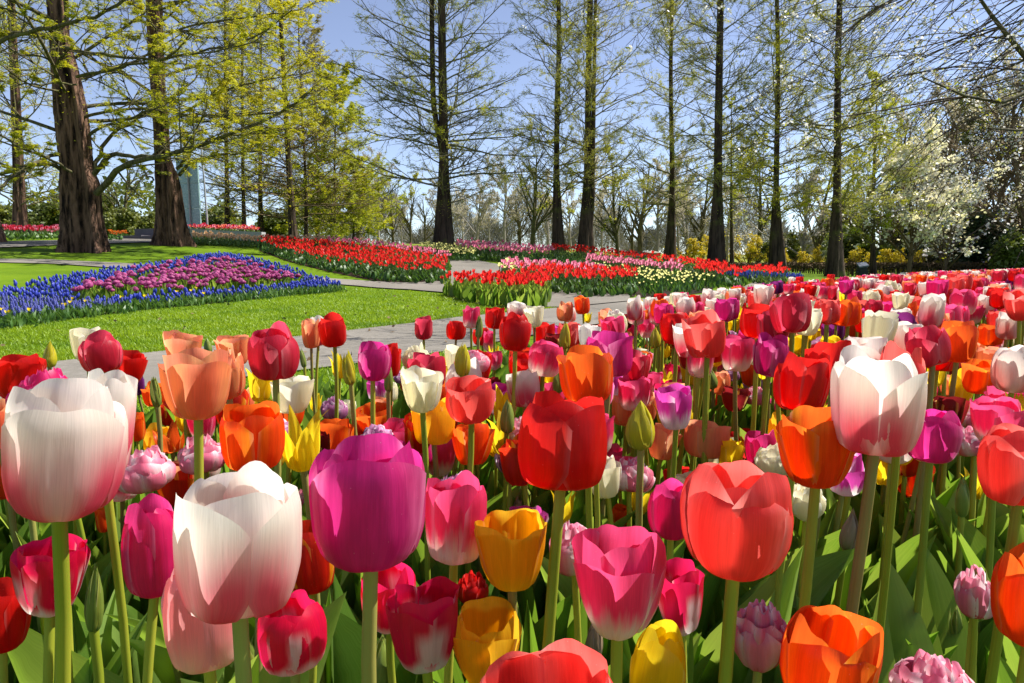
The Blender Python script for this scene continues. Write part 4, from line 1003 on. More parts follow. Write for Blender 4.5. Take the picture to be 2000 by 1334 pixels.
def petal(shape, inner, r, nu=10, nv=16):
    rp, zp_, wo, wi, drop, pw, ruf = SHAPE[shape]
    t, RR, Z = prof(zp_, rp)
    s = np.linspace(-1, 1, nu + 1)[None]; v = (np.linspace(0, 1, nv + 1) ** .9)[:, None]
    drop = drop * r.uniform(.8, 1.25)
    top = 1 - drop * np.abs(s) ** pw + .018 * np.exp(-(s / .16) ** 2) - .02 * np.exp(-((s - r.uniform(-.5, .5)) / .14) ** 2) * r.uniform(0, 1.4)
    v2 = v * top
    W = math.radians(wi if inner else wo) * (.52 + .48 * np.clip(v2 / .32, 0, 1) ** .8)
    if shape in ('lily', 'star', 'bud'): W = W * (1 - .55 * np.clip((v2 - .5) / .5, 0, 1) ** 1.5)
    p1, p2, p3 = r.uniform(0, 6.28, 3)
    th = s * W + .06 * r.normal() * v2
    R = np.interp(v2, t, RR) * (.90 if inner else 1.0)
    ke = (-.15 * (1 - v2) + .10 * v2) if not inner else -.06 * (1 - v2)
    R = R * (1 + ke * s ** 2) - .030 * np.exp(-(s / .11) ** 2) * np.sin(np.pi * np.clip(v2, 0, 1)) + .020 * np.exp(-((np.abs(s) - .36) / .20) ** 2) * np.sin(np.pi * v2)
    R = R + ruf * np.sin(4.2 * s + p1) * v2 ** 2 + ruf * .6 * np.sin(8.0 * s + p2) * v2 ** 4
    lip = r.normal(0, .30) if shape not in ('bud',) else 0
    R = R + lip * np.clip(v2 - .82, 0, 1) ** 1.6 * 1.2
    z = np.interp(v2, t, Z) * (1.04 if inner else .96) + ruf * .8 * np.sin(5 * s + p3) * v2 ** 3
    V = np.stack([R * np.cos(th), R * np.sin(th), z], -1).reshape(-1, 3)
    uv = np.stack(np.broadcast_arrays((s + 1) / 2, v2), -1).reshape(-1, 2)
    return V, grid_faces(nu, nv), uv
NVAR = 6
PETALS = {}
rp_ = np.random.default_rng(77)
for sh in SHAPE:
    for inner in (0, 1):
        for q, (nu, nv) in (('hi', (14, 20)), ('mid', (6, 9)), ('lo', (3, 4)), ('xlo', (2, 2))):
            for k in range(2 if 'lo' in q else NVAR):
                V, F, uv = petal(sh, inner, rp_, nu, nv)
                PETALS[sh, inner, q, k] = (mesh_from('petal', V, F, uv, (PM['R'],)), V, F, uv)
# rings of petals: (shape, n, inner, radius scale, height scale, tilt, start)
def rings(typ):
    if typ == 'double':
        return [('frill', 6, 0, 1.0, .80, .16, 0), ('frill', 6, 0, .84, .92, .08, .5), ('frill', 5, 1, .64, .98, .04, .2), ('frill', 4, 1, .40, 1.0, .0, .5)]
    if typ == 'bud': return [('bud', 3, 0, 1, 1, 0, 0), ('bud', 3, 1, .96, .97, 0, math.pi / 3)]
    return [(typ, 3, 1, 1, 1.0, 0, math.pi / 3), (typ, 3, 0, 1, 1.0, 0, 0)]

def leaf_arr(bend, fold, twist, nu=4, nv=11, wide=.4, r=None):
    v = np.linspace(0, 1, nv + 1)[:, None]; s = np.linspace(-1, 1, nu + 1)[None]
    w = .5 * np.sin(np.pi * np.clip(v, 0, 1) ** .62) ** .85 * (1 - .25 * v) + .06 * (1 - v)
    ang = .07 + bend * v ** 1.7
    cx = np.cumsum(np.sin(ang)) / (nv + 1); cz = np.cumsum(np.cos(ang)) / (nv + 1)
    cx = (cx - cx[0])[:, None]; cz = (cz - cz[0])[:, None]
    a = twist * v
    y = s * w; fx = -np.abs(s) ** 1.4 * w * fold
    wav = .05 * np.sin(7 * v + s * 1.5) * np.abs(s) * w * 2
    X = cx + (fx + wav) * np.cos(ang) - y * np.sin(a) * .6; Y = y * np.cos(a); Z = cz - (fx) * np.sin(ang) * .6
    V = np.stack(np.broadcast_arrays(X, Y, Z), -1).reshape(-1, 3)
    uv = np.stack(np.broadcast_arrays((s + 1) / 2, v), -1).reshape(-1, 2)
    return V, grid_faces(nu, nv), uv
LEAFP = [(.06, .5, .3), (.18, .45, -.4), (.32, .5, .5), (.03, .6, -.2), (.6, .4, .2), (.12, .7, .7)]
LEAVES = [leaf_arr(*p) for p in LEAFP]
LEAF_ME = [mesh_from('leaf', V, F, uv, (M_LEAF,)) for V, F, uv in LEAVES]
LEAVES_LO = [leaf_arr(*p, nu=2, nv=5) for p in LEAFP]
LEAVES_XLO = [leaf_arr(*p, nu=1, nv=3) for p in LEAFP]

def head_proto(typ, q='lo', asp=1.0, m=0):
    parts = []
    for sh, n, inner, rs, hs, tilt, st in rings(typ):
        for i in range(n):
            V, F, uv = PETALS[sh, inner, q, i % 2][1:]
            a = st + 2 * math.pi * i / n
            W = V * [rs * asp, rs * asp, hs]
            W = np.stack([W[:, 0] * math.cos(tilt) + W[:, 2] * math.sin(tilt), W[:, 1], W[:, 2] * math.cos(tilt) - W[:, 0] * math.sin(tilt)], 1)
            c, s = math.cos(a), math.sin(a)
            parts.append((np.stack([W[:, 0] * c - W[:, 1] * s, W[:, 0] * s + W[:, 1] * c, W[:, 2]], 1), F, uv, m))
    return join(*parts)

# ------------------------------------------------------------------ the far beds, flowers too small to pick apart
def crude_head(n=4, r0=.5, r1=.42, pointed=.25, m=0, flare=1.0):
    th = np.arange(n * 2) * math.pi / n
    rows = [(0, .12), (.22, .42), (.6, .5)]
    V = [np.stack([r * np.cos(th), r * np.sin(th), np.full(2 * n, z)], 1) for z, r in rows]
    V.append(np.stack([r1 * flare * np.cos(th), r1 * flare * np.sin(th), np.where(np.arange(2 * n) % 2, 1.0 - pointed, 1.0)], 1))
    V = np.concatenate(V); k = 2 * n
    i = np.arange(3)[:, None] * k; j = np.arange(k)[None]; j2 = (j + 1) % k
    F = np.stack([i + j, i + j2, i + k + j2, i + k + j], -1).reshape(-1, 4)
    uv = np.stack([np.tile((np.arange(k) % 2) * .5 + .25, 4), np.repeat([0, .3, .65, 1], k)], 1)
    return V, F, uv, m
def plant_proto(head, hh, hw, stem, r, nl=3, ml=1, lh=.75, lw=.10, m=0):
    V, F, uv, mm = head
    ps = [(V * [hw, hw, hh] + [0, 0, stem], F, uv, m)]
    t = tubes(np.array([[0, 0, 0], [0, 0, stem + .01]]), np.array([.006, .005]), 3); ps.append((*t, ml))
    for k in range(nl):
        a = r.uniform(0, 6.28); LV, LF, LU = LEAVES_XLO[r.integers(0, 6)]
        W = LV * [stem * lh, lw, stem * lh * r.uniform(.8, 1.2)]
        ps.append((np.stack([W[:, 0] * math.cos(a) - W[:, 1] * math.sin(a), W[:, 0] * math.sin(a) + W[:, 1] * math.cos(a), W[:, 2]], 1), LF, LU, ml))
    return join(*ps)
rb = np.random.default_rng(900)
def bed(name, label, poly, dens, heads, mats, hh, hw, stem, nl=3, lh=.8, lw=.09, jz=.12, kind='stuff', fullness=1.0):
    q = fill(poly, dens, rb); n = len(q)
    protos = [plant_proto(h, hh, hw, stem, rb, nl, len(mats) - 1, lh, lw, h[3]) for h in heads for _ in range(2)]
    B = Bag(); pos = np.c_[q, hgt(q[:, 0], q[:, 1])]
    scatter(B, protos, rb.integers(0, len(protos), n), pos, rb.uniform(0, 6.28, n), rb.normal(1, jz, n).clip(.6, 1.4), rb.normal(0, .10, (n, 2)))
    return link(name, B.mesh(name, mats), kind=kind, label=label)
star = [(*head_proto('star', 'xlo')[:3], 0), (*head_proto('lily', 'xlo')[:3], 0)]
bed('red_tulips', 'mass of scarlet pointed tulips in the long sloping bed', P_RED1, 32, star, (PM['R'], M_LEAF2), .075, .085, .34, lw=.07)
bed('red_tulips', 'scarlet tulips behind the long pink rows', P_RED4, 24, star, (PM['R'], M_LEAF2), .08, .09, .36, lw=.08)
bed('red_tulips', 'scarlet tulips with pale buds, right of the small front bed', P_RED3, 42, star, (PM['R'], M_LEAF2), .075, .085, .32, lw=.06)
bed('red_tulips', 'scarlet tulips left of the narrow path fork', P_RED5, 34, star, (PM['R'], M_LEAF2), .08, .09, .34, lw=.07)
bed('red_tulips', 'scarlet tulips right of the narrow path fork', P_RED6, 26, star, (PM['R'], M_LEAF2), .08, .09, .34, lw=.07)
ch = crude_head()
bed('pink_tulips', 'strip of candy pink tulips along the top of the red bed', P_PNK1, 36, [ch], (PM['PK'], M_LEAF2), .07, .06, .34)
bed('peach_tulips', 'strip of peach tulips at the crest', P_PCH1, 30, [ch], (PM['PE'], M_LEAF2), .07, .06, .32)
bed('pink_tulips', 'candy pink tulips behind the front red flowers', P_PNK2, 55, [ch], (PM['PK'], M_LEAF2), .07, .06, .32)
bed('pink_tulips', 'long row of candy pink tulips left of the slim redwood', P_PNK3, 34, [ch], (PM['PK'], M_LEAF2), .08, .065, .36)
bed('pink_tulips', 'row of candy pink tulips before the brick pillar', P_PNK4, 36, [ch], (PM['PK'], M_LEAF2), .08, .065, .32)
bed('narcissi', 'pale yellow narcissi in the wide central bed', P_YEL1, 20, [crude_head(5, flare=1.4, pointed=.4)], (PM['PY'], M_LEAF2), .03, .042, .26, nl=4, lw=.025)
bed('narcissi', 'pale yellow narcissi at the end of the red bed', P_NAR, 40, [crude_head(5, flare=1.4, pointed=.4)], (PM['PY'], M_LEAF2), .04, .06, .28, nl=4, lw=.03)
bed('narcissi', 'cream narcissi clump beside the path bend', P_NAR2, 60, [crude_head(5, flare=1.4, pointed=.4)], (PM['PY'], M_LEAF2), .04, .06, .30, nl=4, lw=.03)
bed('tulip_leaves', 'green bed of tulips not yet in flower', P_GRN, 26, [crude_head(4, m=0)], (PM['B'], M_LEAF2), .04, .02, .30, nl=5, lw=.07)
bed('yellow_tulips', 'row of pale yellow tulips along the stone planter', P_YROW, 45, [ch], (PM['PE'], M_LEAF2), .075, .06, .26)
bed('pink_tulips', 'bed of pink and red tulips behind the gnarled redwood', P_PNK5, 9, [(*ch[:3], 0), (*ch[:3], 1)], (PM['PK'], PM['RO'], M_LEAF2), .10, .09, .34, lw=.12)
bed('orange_tulips', 'orange flowers beside the stone steps', P_ORG, 7, [ch], (PM['OR'], M_LEAF2), .06, .06, .25)
bed('muscari', 'distant blue muscari around the redwood feet', P_BLU2, 60, [crude_head(4, r1=.15)], (PM['MU'], M_LEAF2), .08, .035, .12, nl=3, lw=.03)
B = Bag(); n = 300; t = rb.uniform(0, 1, n); x0, x1 = at(365, 440, 28)[0], at(485, 440, 28)[0]
pp = np.stack([x0 + (x1 - x0) * t, 27.8 + rb.uniform(0, 1.5, n), CAMZ - (449 + 4 * t - HOR) / FPX * 27.6], 1)
scatter(B, [plant_proto(ch, .07, .08, .14, rb, 3, 3, .9, .06, m) for m in (0, 1, 2)], rb.integers(0, 3, n), pp, rb.uniform(0, 6, n), rb.normal(1, .2, n).clip(.5, 1.5))
link('planter_flowers', B.mesh('planter_flowers', (PM['RO'], PM['PK'], PM['OP'], M_LEAF2)), kind='stuff', label='red and pink flowers in the stone planter')

# the muscari bed: the nearest spikes are objects, the rest one mass
def muscari_head():
    r = np.random.default_rng(5); ps = []
    V, F, uv, m = crude_head(4, r1=.12, pointed=.1); ps.append((V * [.7, .7, 1], F, uv, 0))
    for i in range(26):
        z = .06 + .88 * i / 26; a = i * 2.4; rr = .42 * (1 - z * .75)
        b, f = box(rr * math.cos(a), rr * math.sin(a), z, .3 * (1 - .5 * z), .3 * (1 - .5 * z), .13, a); ps.append((b, f, None, 0))
    return join(*ps)
mh = muscari_head()
mus = [plant_proto(h, .055, .030, .10, rb, 4, 1, 1.3, .022) for h in (mh, mh, mh)]
mus_lo = [plant_proto(crude_head(3, r1=.18, pointed=.1), .055, .032, .10, rb, 3, 1, 1.3, .022) for _ in range(3)]
q = fill(P_BLUE, 150, rb)
edge = inside(P_PURP, q); q = q[~edge]
q = q[np.argsort(q[:, 1])]
me_m = [mesh_from('muscari', *p[:3], (PM['MU'], M_LEAF2), p[3]) for p in mus]
near = q[(q[:, 0] / q[:, 1] > -.80)][:300]
seen = set(map(tuple, near)); rest = np.array([p for p in q if tuple(p) not in seen])
for i, p in enumerate(near):
    o = link('muscari', me_m[i % 3], None, 'blue grape hyacinth spike at the near edge of the blue band', 'grape hyacinth', 'grape hyacinths at the near edge of the blue band', loc=on(*p))
    o.rotation_euler = (0, 0, rb.uniform(0, 6.28)); o.scale = (1, 1, rb.uniform(.8, 1.25))
B = Bag(); n = len(rest)
scatter(B, mus_lo, rb.integers(0, 3, n), np.c_[rest, hgt(rest[:, 0], rest[:, 1])], rb.uniform(0, 6.28, n), rb.normal(1, .18, n).clip(.6, 1.5), rb.normal(0, .12, (n, 2)))
link('muscari_carpet', B.mesh('muscari_carpet', (PM['MU'], M_LEAF2)), kind='stuff', label='blue carpet of grape hyacinths')
# grassy leaves and a few small yellow flowers along its near edge
e = P_BLUE[0:7]; e = resample(e, 1500); e = e + rb.normal(0, .10, e.shape) + [0, .12]
B = Bag(); n = len(e)
scatter(B, [(*l, 0) for l in LEAVES_XLO], rb.integers(0, 6, n), np.c_[e, hgt(e[:, 0], e[:, 1])], rb.uniform(0, 6.28, n), np.stack([rb.uniform(.1, .22, n), rb.uniform(.01, .03, n), rb.uniform(.1, .24, n)], 1))
link('bed_edge_leaves', B.mesh('bed_edge_leaves', (M_LEAF2,)), kind='stuff', label='strappy leaves along the edge of the blue band')
dm = mesh_from('daffodil', *plant_proto(crude_head(5, flare=1.5, pointed=.4), .03, .045, .13, rb, 3, 1, 1.0, .015)[:3], (PM['Y'], M_LEAF2), plant_proto(crude_head(5, flare=1.5, pointed=.4), .03, .045, .13, rb, 3, 1, 1.0, .015)[3])
for px, py in [(17, 624), (8, 618), (128, 606), (140, 600), (170, 598), (238, 588), (285, 585), (347, 575), (375, 572), (385, 566), (400, 578), (142, 592), (60, 618), (450, 572)]:
    g = ground_px(px, py + 14)
    o = link('daffodil', dm, None, 'small yellow daffodil poking out of the blue band', 'daffodil', 'small daffodils along the blue band', loc=on(g[0], g[1])); o.rotation_euler = (0, 0, rb.uniform(0, 6))

# purple double tulips in the middle of that bed
def small_tulip(name, typ, mat, hh, hw, stem, seed):
    r = np.random.default_rng(seed); out = []
    me_h = mesh_from('flower', *head_proto(typ, 'lo')[:3], (mat,))
    return me_h
hd_me = [mesh_from('flower', *head_proto('double', 'lo')[:3], (PM['PU'],)) for _ in range(1)]
q = fill(P_PURP, 36, rb)
q = q[rb.permutation(len(q))]
stem_me = mesh_from('stem', *tubes(np.array([[0, 0, 0], [0, 0, 1.0]]), np.array([.006, .005]), 5), (M_STEM,))
for p in q[:300]:
    h = rb.uniform(.17, .26); rt = thing('peony_tulip', 'purple double tulip in the middle of the blue muscari bed', 'tulip', on(*p), 'purple double tulips among the muscari')
    lx, ly = rb.normal(0, .03, 2)
    o = link('flower', hd_me[0], rt); o.location = (lx, ly, h); sz = rb.uniform(.07, .098); o.scale = (sz, sz, sz * rb.uniform(.6, .8)); o.rotation_euler = (rb.normal(0, .2), rb.normal(0, .2), rb.uniform(0, 6.28))
    o = link('stem', stem_me, rt); o.scale = (1, 1, h + .01); o.rotation_euler = (-ly / h, lx / h, 0)
    for k in range(2):
        o = link('leaf', LEAF_ME[rb.integers(0, 6)], rt); o.rotation_euler = (0, 0, rb.uniform(0, 6.28)); s = rb.uniform(.18, .28); o.scale = (s, .05, s)
# red lily tulips of the small front bed
q = fill(P_RED2, 46, rb)
fl_me = [mesh_from('flower', *head_proto(t, 'lo')[:3], (PM['R'],)) for t in ('star', 'lily')]
q = q[np.argsort(q[:, 1] + rb.uniform(0, .1, len(q)))]
print('red2', len(q), 'purple n')
for i, p in enumerate(q[:200]):
    h = rb.uniform(.27, .37); rt = thing('lily_tulip', 'scarlet pointed tulip in the small front bed by the path fork', 'tulip', on(*p), 'scarlet pointed tulips of the small front bed')
    lx, ly = rb.normal(0, .03, 2)
    o = link('flower', fl_me[i % 2], rt); o.location = (lx, ly, h); o.scale = (.075, .075, rb.uniform(.065, .085)); o.rotation_euler = (rb.normal(0, .25), rb.normal(0, .25), rb.uniform(0, 6.28))
    o = link('stem', stem_me, rt); o.scale = (1, 1, h + .01); o.rotation_euler = (-ly / h, lx / h, 0)
    for k in range(3):
        o = link('leaf', LEAF_ME[rb.integers(0, 6)], rt); o.rotation_euler = (0, 0, rb.uniform(0, 6.28)); s = rb.uniform(.22, .34); o.scale = (s, .06, s)
# lawn grass
lawn = [poly_px([(0, 728), (110, 708), (300, 690), (470, 672), (640, 652), (800, 633), (900, 620), (1000, 611), (1088, 602), (1040, 602), (960, 592), (870, 575), (800, 568), (700, 561), (650, 565), (560, 580), (420, 595), (280, 608), (100, 631), (-20, 648)]),
        poly_px([(60, 780), (300, 758), (500, 738), (700, 713), (900, 685), (1000, 665), (1000, 800), (800, 860), (600, 900), (300, 960), (60, 960)])]
q1 = fill(lawn[0], 5200, rb); w = np.clip(7.5 / np.maximum(q1[:, 1], 4) - .5, .06, 1); q1 = q1[rb.uniform(0, 1, len(q1)) < w]
q2 = fill(lawn[1], 3000, rb)
q3 = resample(poly_px([(-60, 735), (0, 728), (110, 708), (300, 690), (470, 672), (640, 652), (800, 633), (900, 620), (1000, 611), (1088, 602)]), 3500); q3 = q3 + rb.normal(0, .03, q3.shape) + [0, .04]
q = np.concatenate([q1, q2, q3])
print('grass', len(q))
n = len(q); a = rb.uniform(0, 6.283, n); h = rb.uniform(.012, .032, n); wd = rb.uniform(.002, .0045, n) * (1 + q[:, 1] * .08)
b = np.c_[q, hgt(q[:, 0], q[:, 1])]; sd = np.stack([np.cos(a), np.sin(a), a * 0], 1) * wd[:, None]
tip = b + np.stack([rb.normal(0, .018, n), rb.normal(0, .018, n), h], 1)
V = np.stack([b - sd, b + sd, tip + sd * .25, tip - sd * .25], 1).reshape(-1, 3)
bits = np.concatenate([q1[rb.integers(0, len(q1), 40)], fill(poly_px([(300, 757), (700, 712), (1000, 664), (1000, 615), (640, 655), (300, 692)]), 6, rb)])
B2 = Bag(); leaf_quads(B2, np.c_[bits, hgt(bits[:, 0], bits[:, 1]) + .022], .045, rb, 0, .7, .05, 0.0)
link('fallen_leaves', B2.mesh('fallen_leaves', (M_TWIGB,)), kind='stuff', label='few dry leaves on lawn and path')
link('grass', mesh_from('grass', V, np.arange(4 * n).reshape(n, 4), None, (M_GRASS,), smooth=False), kind='stuff', label='short mown lawn grass')
# ------------------------------------------------------------------ the mixed tulip bed
# seen heads: centre column, top row, bottom row, width, form, colour, petals facing (F one in front / G gap in front / None), stem lean, label, short name
HEADS = [
 (118, 744, 1008, 246, 'cup', 'W', 'F', -.14, 'huge white tulip flushed pink, cut by the left border of the photo', 'the huge cut-off white tulip'),
 (212, 734, 930, 112, 'cup', 'W', 'G', .0, 'white tulip peeping out behind the huge cut-off white one', None),
 (463, 903, 1197, 232, 'cup', 'W', 'G', -.02, 'huge creamy white tulip with pink flanks, low in front of the pale pink one', 'the huge creamy white tulip'),
 (718, 850, 1105, 222, 'cup', 'M', 'F', -.05, 'huge magenta purple tulip, tallest of its colour', 'the huge magenta tulip'),
 (1100, 768, 957, 178, 'cup', 'R', 'G', -.08, 'big scarlet red tulip with a heart-shaped sunlit patch', 'the big scarlet tulip'),
 (1443, 885, 1117, 206, 'egg', 'C', 'F', -.04, 'huge coral red tulip on a thick brownish stem', 'the huge coral tulip'),
 (1712, 684, 884, 184, 'cup', 'W', 'G', -.07, 'big pale blush tulip of two broad petals on a tall stem', 'the big blush tulip'),
 (1600, 795, 952, 160, 'goblet', 'O', 'F', -.02, 'big orange tulip flaring open beside the big blush one', 'the big orange tulip'),
 (887, 924, 1098, 116, 'cup', 'PW', 'G', -.02, 'boxy pink tulip with a white lower half, right of the magenta one', 'the boxy pink-and-white tulip'),
 (1210, 1022, 1237, 178, 'goblet', 'PW', 'F', -.02, 'big pink tulip with a cream foot and crumpled tips', 'the big pink tulip with cream foot'),
 (1065, 1256, 1480, 285, 'cup', 'C', 'G', 0, 'coral red tulip cut by the bottom border of the photo', 'the cut-off coral tulip'),
 (1288, 1208, 1420, 118, 'egg', 'Y', 'F', 0, 'closed bright yellow tulip with a toothed tip, at the bottom border', 'the closed yellow tulip'),
 (1620, 1172, 1400, 192, 'cup', 'O', 'F', 0, 'big fiery orange tulip with yellow petal edges, at the bottom border', 'the fiery orange tulip'),
 (2015, 1062, 1260, 150, 'egg', 'O', 'F', 0, 'orange tulip cut by the right border of the photo, low down', None),
 (100, 1035, 1200, 148, 'goblet', 'RW', 'F', .0, 'crimson tulip with white petal edges behind a thick green stem', 'the crimson and white tulip'),
 (2, 1132, 1272, 104, 'cup', 'R', 'F', 0, 'red tulip half cut by the left border, below the huge white one', None),
 (298, 970, 1165, 124, 'egg', 'HP', 'F', -.06, 'hot pink tulip left of the huge creamy white one', 'the hot pink tulip'),
 (400, 1070, 1305, 166, 'egg', 'PS', 'G', 0, 'pale salmon pink tulip half hidden under the huge creamy white one', 'the pale salmon tulip'),
 (569, 1155, 1313, 138, 'egg', 'RW', 'G', 0, 'crimson and white tulip right of the pale salmon one', 'the lower crimson and white tulip'),
 (825, 1125, 1308, 138, 'goblet', 'RW', 'G', .0, 'crimson tulip with a white foot below the magenta one', 'the white-footed crimson tulip'),
 (755, 1090, 1232, 108, 'cup', 'RW', 'F', 0, 'dark crimson tulip just behind the white-footed crimson one', None),
 (1000, 997, 1150, 142, 'goblet', 'YO', 'F', 0, 'open amber yellow tulip right of the boxy pink one', 'the open amber tulip'),
 (950, 1170, 1345, 132, 'goblet', 'YO', None, 0, 'wide open amber tulip near the bottom border showing its stamens', 'the low open amber tulip'),
 (605, 1020, 1158, 94, 'cup', 'RY', 'F', 0, 'dark red tulip with yellow tips, left of the magenta one', None),
 (1120, 1020, 1120, 92, 'double', 'DP', None, 0, 'pink-white ruffled double tulip behind the thick stem', None),
 (920, 1115, 1180, 60, 'double', 'R', None, 0, 'little red double tulip below the boxy pink one', None),
 (1325, 1095, 1238, 96, 'goblet', 'RW', 'F', 0, 'crimson tulip with pale edges right of the big pink one', None),
 (1485, 1170, 1305, 112, 'double', 'DP', None, 0, 'pink and white striped double tulip left of the fiery orange one', 'the striped double tulip'),
 (1830, 1275, 1410, 176, 'double', 'DP', None, 0, 'big rose and white double tulip at the bottom border', 'the big double tulip'),
 (1905, 1108, 1205, 80, 'double', 'DP', None, 0, 'pale pink double tulip hidden behind a green bud', None),
 (1312, 935, 1052, 92, 'egg', 'HP', 'F', 0, 'magenta pink tulip left of the huge coral one', None),
 (1322, 908, 960, 56, 'goblet', 'R', None, 0, 'small red tulip just over the magenta pink one', None),
 (1823, 790, 903, 118, 'egg', 'M', 'F', -.05, 'leaning deep magenta tulip right of the big blush one', 'the deep magenta tulip'),
 (1990, 820, 986, 164, 'egg', 'C', 'F', -.03, 'big coral tulip cut by the right border, halfway up', 'the cut-off coral tulip at the right'),
 (1945, 770, 870, 106, 'goblet', 'PW', 'G', 0, 'hot pink tulip with white foot above the right-hand coral one', None),
 (1570, 695, 805, 106, 'cup', 'R', 'F', -.02, 'bright red tulip left of the big blush one', 'the bright red tulip'),
 (1762, 672, 850, 96, 'cup', 'C', 'F', 0, 'coral tulip peeping out behind the big blush one', None),
 (1782, 902, 970, 76, 'goblet', 'RY', 'F', 0, 'dark red and yellow tulip under the deep magenta one', None),
 (1735, 880, 950, 70, 'lily', 'Y', None, 0, 'yellow tulip behind the twin stems of the big blush one', None),
 (1515, 868, 928, 82, 'double', 'CR', None, 0, 'cream double tulip between the coral and the big orange one', None),
 (1575, 940, 1012, 76, 'double', 'CR', None, 0, 'cream white ruffled tulip under the big orange one', None),
 (1378, 818, 895, 90, 'cup', 'OP', 'G', 0, 'salmon orange tulip above the huge coral one', 'the salmon orange tulip'),
 (1455, 840, 893, 62, 'cup', 'R', 'F', 0, 'dark red tulip right of the salmon orange one', None),
 (1440, 752, 803, 56, 'goblet', 'DR', 'F', 0, 'maroon tulip with yellow petal rims', None),
 (1390, 762, 803, 34, 'cup', 'O', 'F', 0, 'small orange tulip left of the maroon one', None),
 (1318, 753, 840, 66, 'goblet', 'MW', 'G', 0, 'white and magenta flamed tulip', 'the flamed tulip'),
 (1252, 783, 880, 54, 'bud', 'BY', 'F', 0, 'tall closed yellow-green tulip right of the big scarlet one', None),
 (1198, 868, 915, 42, 'cup', 'PW', 'F', 0, 'small pink tulip with white foot under the yellow-green closed one', None),
 (1238, 730, 800, 62, 'cup', 'PW', 'F', 0, 'pink tulip with white foot right of the salmon orange goblet', None),
 (1147, 680, 787, 96, 'cup', 'O', 'F', -.02, 'tall apricot orange tulip above the big scarlet one', 'the tall apricot tulip'),
 (1190, 652, 737, 90, 'cup', 'M', 'G', 0, 'orchid purple tulip behind the tall apricot one', 'the orchid purple tulip'),
 (1020, 722, 795, 64, 'cup', 'W', 'G', 0, 'white blush tulip just over the big scarlet one', None),
 (917, 730, 820, 96, 'cup', 'C', 'F', -.03, 'coral pink tulip left of the white blush one', 'the coral pink tulip'),
 (825, 713, 805, 80, 'goblet', 'CR', 'F', 0, 'cream tulip with frilly rim left of the coral pink one', 'the frilly cream tulip'),
 (731, 662, 743, 68, 'egg', 'M', 'F', -.02, 'deep purple tulip against the grey path', 'the purple tulip by the path'),
 (765, 674, 736, 34, 'cup', 'R', 'F', 0, 'red tulip tucked behind the purple one by the path', None),
 (835, 690, 722, 70, 'cup', 'RO', 'G', 0, 'rose tulip peeping over the frilly cream one', None),
 (1008, 612, 687, 64, 'egg', 'R', 'F', 0, 'tall round red tulip before the path', 'the tall round red tulip'),
 (1062, 628, 670, 40, 'cup', 'R', 'F', 0, 'small red tulip right of the tall round red one', None),
 (968, 598, 643, 41, 'cup', 'R', 'G', 0, 'red tulip above and left of the tall round red one', None),
 (1008, 588, 622, 38, 'cup', 'W', 'G', 0, 'pale pink tulip peeping over the tall round red one', None),
 (1045, 597, 640, 36, 'goblet', 'CR', None, 0, 'ragged cream tulip beside the pale pink one', None),
 (920, 598, 642, 33, 'cup', 'PW', 'F', 0, 'pink tulip with white foot standing before the lawn', None),
 (891, 625, 664, 37, 'cup', 'R', 'F', 0, 'red tulip left of the pink one before the lawn', None),
 (940, 640, 675, 33, 'cup', 'R', 'F', 0, 'darker red tulip just under the pink one before the lawn', None),
 (955, 645, 686, 22, 'cup', 'PW', 'F', 0, 'thin pink and white tulip left of the tall round red one', None),
 (827, 620, 664, 36, 'cup', 'RO', 'F', 0, 'lone rose tulip standing against the path and lawn edge', 'the lone rose tulip'),
 (650, 616, 678, 56, 'cup', 'R', 'F', -.04, 'red tulip, tallest of the trio over the path', 'the red tulip of the trio'),
 (622, 618, 676, 32, 'cup', 'W', 'F', -.02, 'pale tulip in the middle of the trio over the path', None),
 (606, 622, 681, 32, 'cup', 'OP', 'F', -.02, 'orange tulip, leftmost of the trio over the path', None),
 (532, 637, 740, 98, 'egg', 'RO', 'G', -.05, 'large rose red tulip standing against lawn and path', 'the large rose red tulip'),
 (360, 645, 692, 76, 'goblet', 'OP', 'F', 0, 'orange tulip peeping over the big salmon one', None),
 (456, 650, 716, 66, 'goblet', 'OP', 'G', 0, 'salmon orange tulip left of the large rose red one', None),
 (388, 682, 820, 136, 'goblet', 'OP', 'F', -.03, 'big salmon apricot tulip before the path', 'the big salmon tulip'),
 (442, 684, 775, 80, 'double', 'OP', None, 0, 'pinkish double tulip tucked behind the big salmon one', None),
 (492, 785, 915, 122, 'cup', 'O', 'G', 0, 'big orange tulip with yellow seams above the huge creamy white one', 'the seamed orange tulip'),
 (197, 652, 727, 82, 'egg', 'RO', 'F', 0, 'rose crimson tulip standing before the lawn', 'the rose crimson tulip'),
 (172, 640, 708, 72, 'goblet', 'CR', None, 0, 'ragged cream tulip tucked behind the rose crimson one', None),
 (253, 684, 736, 66, 'goblet', 'R', 'F', 0, 'red tulip right of the rose crimson one', None),
 (268, 730, 772, 34, 'cup', 'V', 'F', 0, 'small violet pink tulip under the red one', None),
 (38, 690, 782, 112, 'goblet', 'R', 'F', 0, 'dull red tulip behind the huge cut-off white one', None),
 (88, 722, 775, 136, 'double', 'HP', None, 0, 'orchid pink double tulip on top of the huge cut-off white one', None),
 (570, 735, 808, 78, 'goblet', 'CR', 'G', 0, 'cream white tulip right of the seamed orange one', None),
 (512, 718, 786, 52, 'lily', 'Y', None, 0, 'yellow pointed tulip under the large rose red one', None),
 (582, 810, 922, 86, 'lily', 'Y', None, .02, 'bright yellow pointed tulip with flaring tips', 'the bright yellow pointed tulip'),
 (368, 790, 846, 52, 'goblet', 'Y', None, 0, 'yellow tulip under the big salmon one', None),
 (328, 828, 886, 62, 'lily', 'O', None, 0, 'orange-red tulip with a folded-out petal', None),
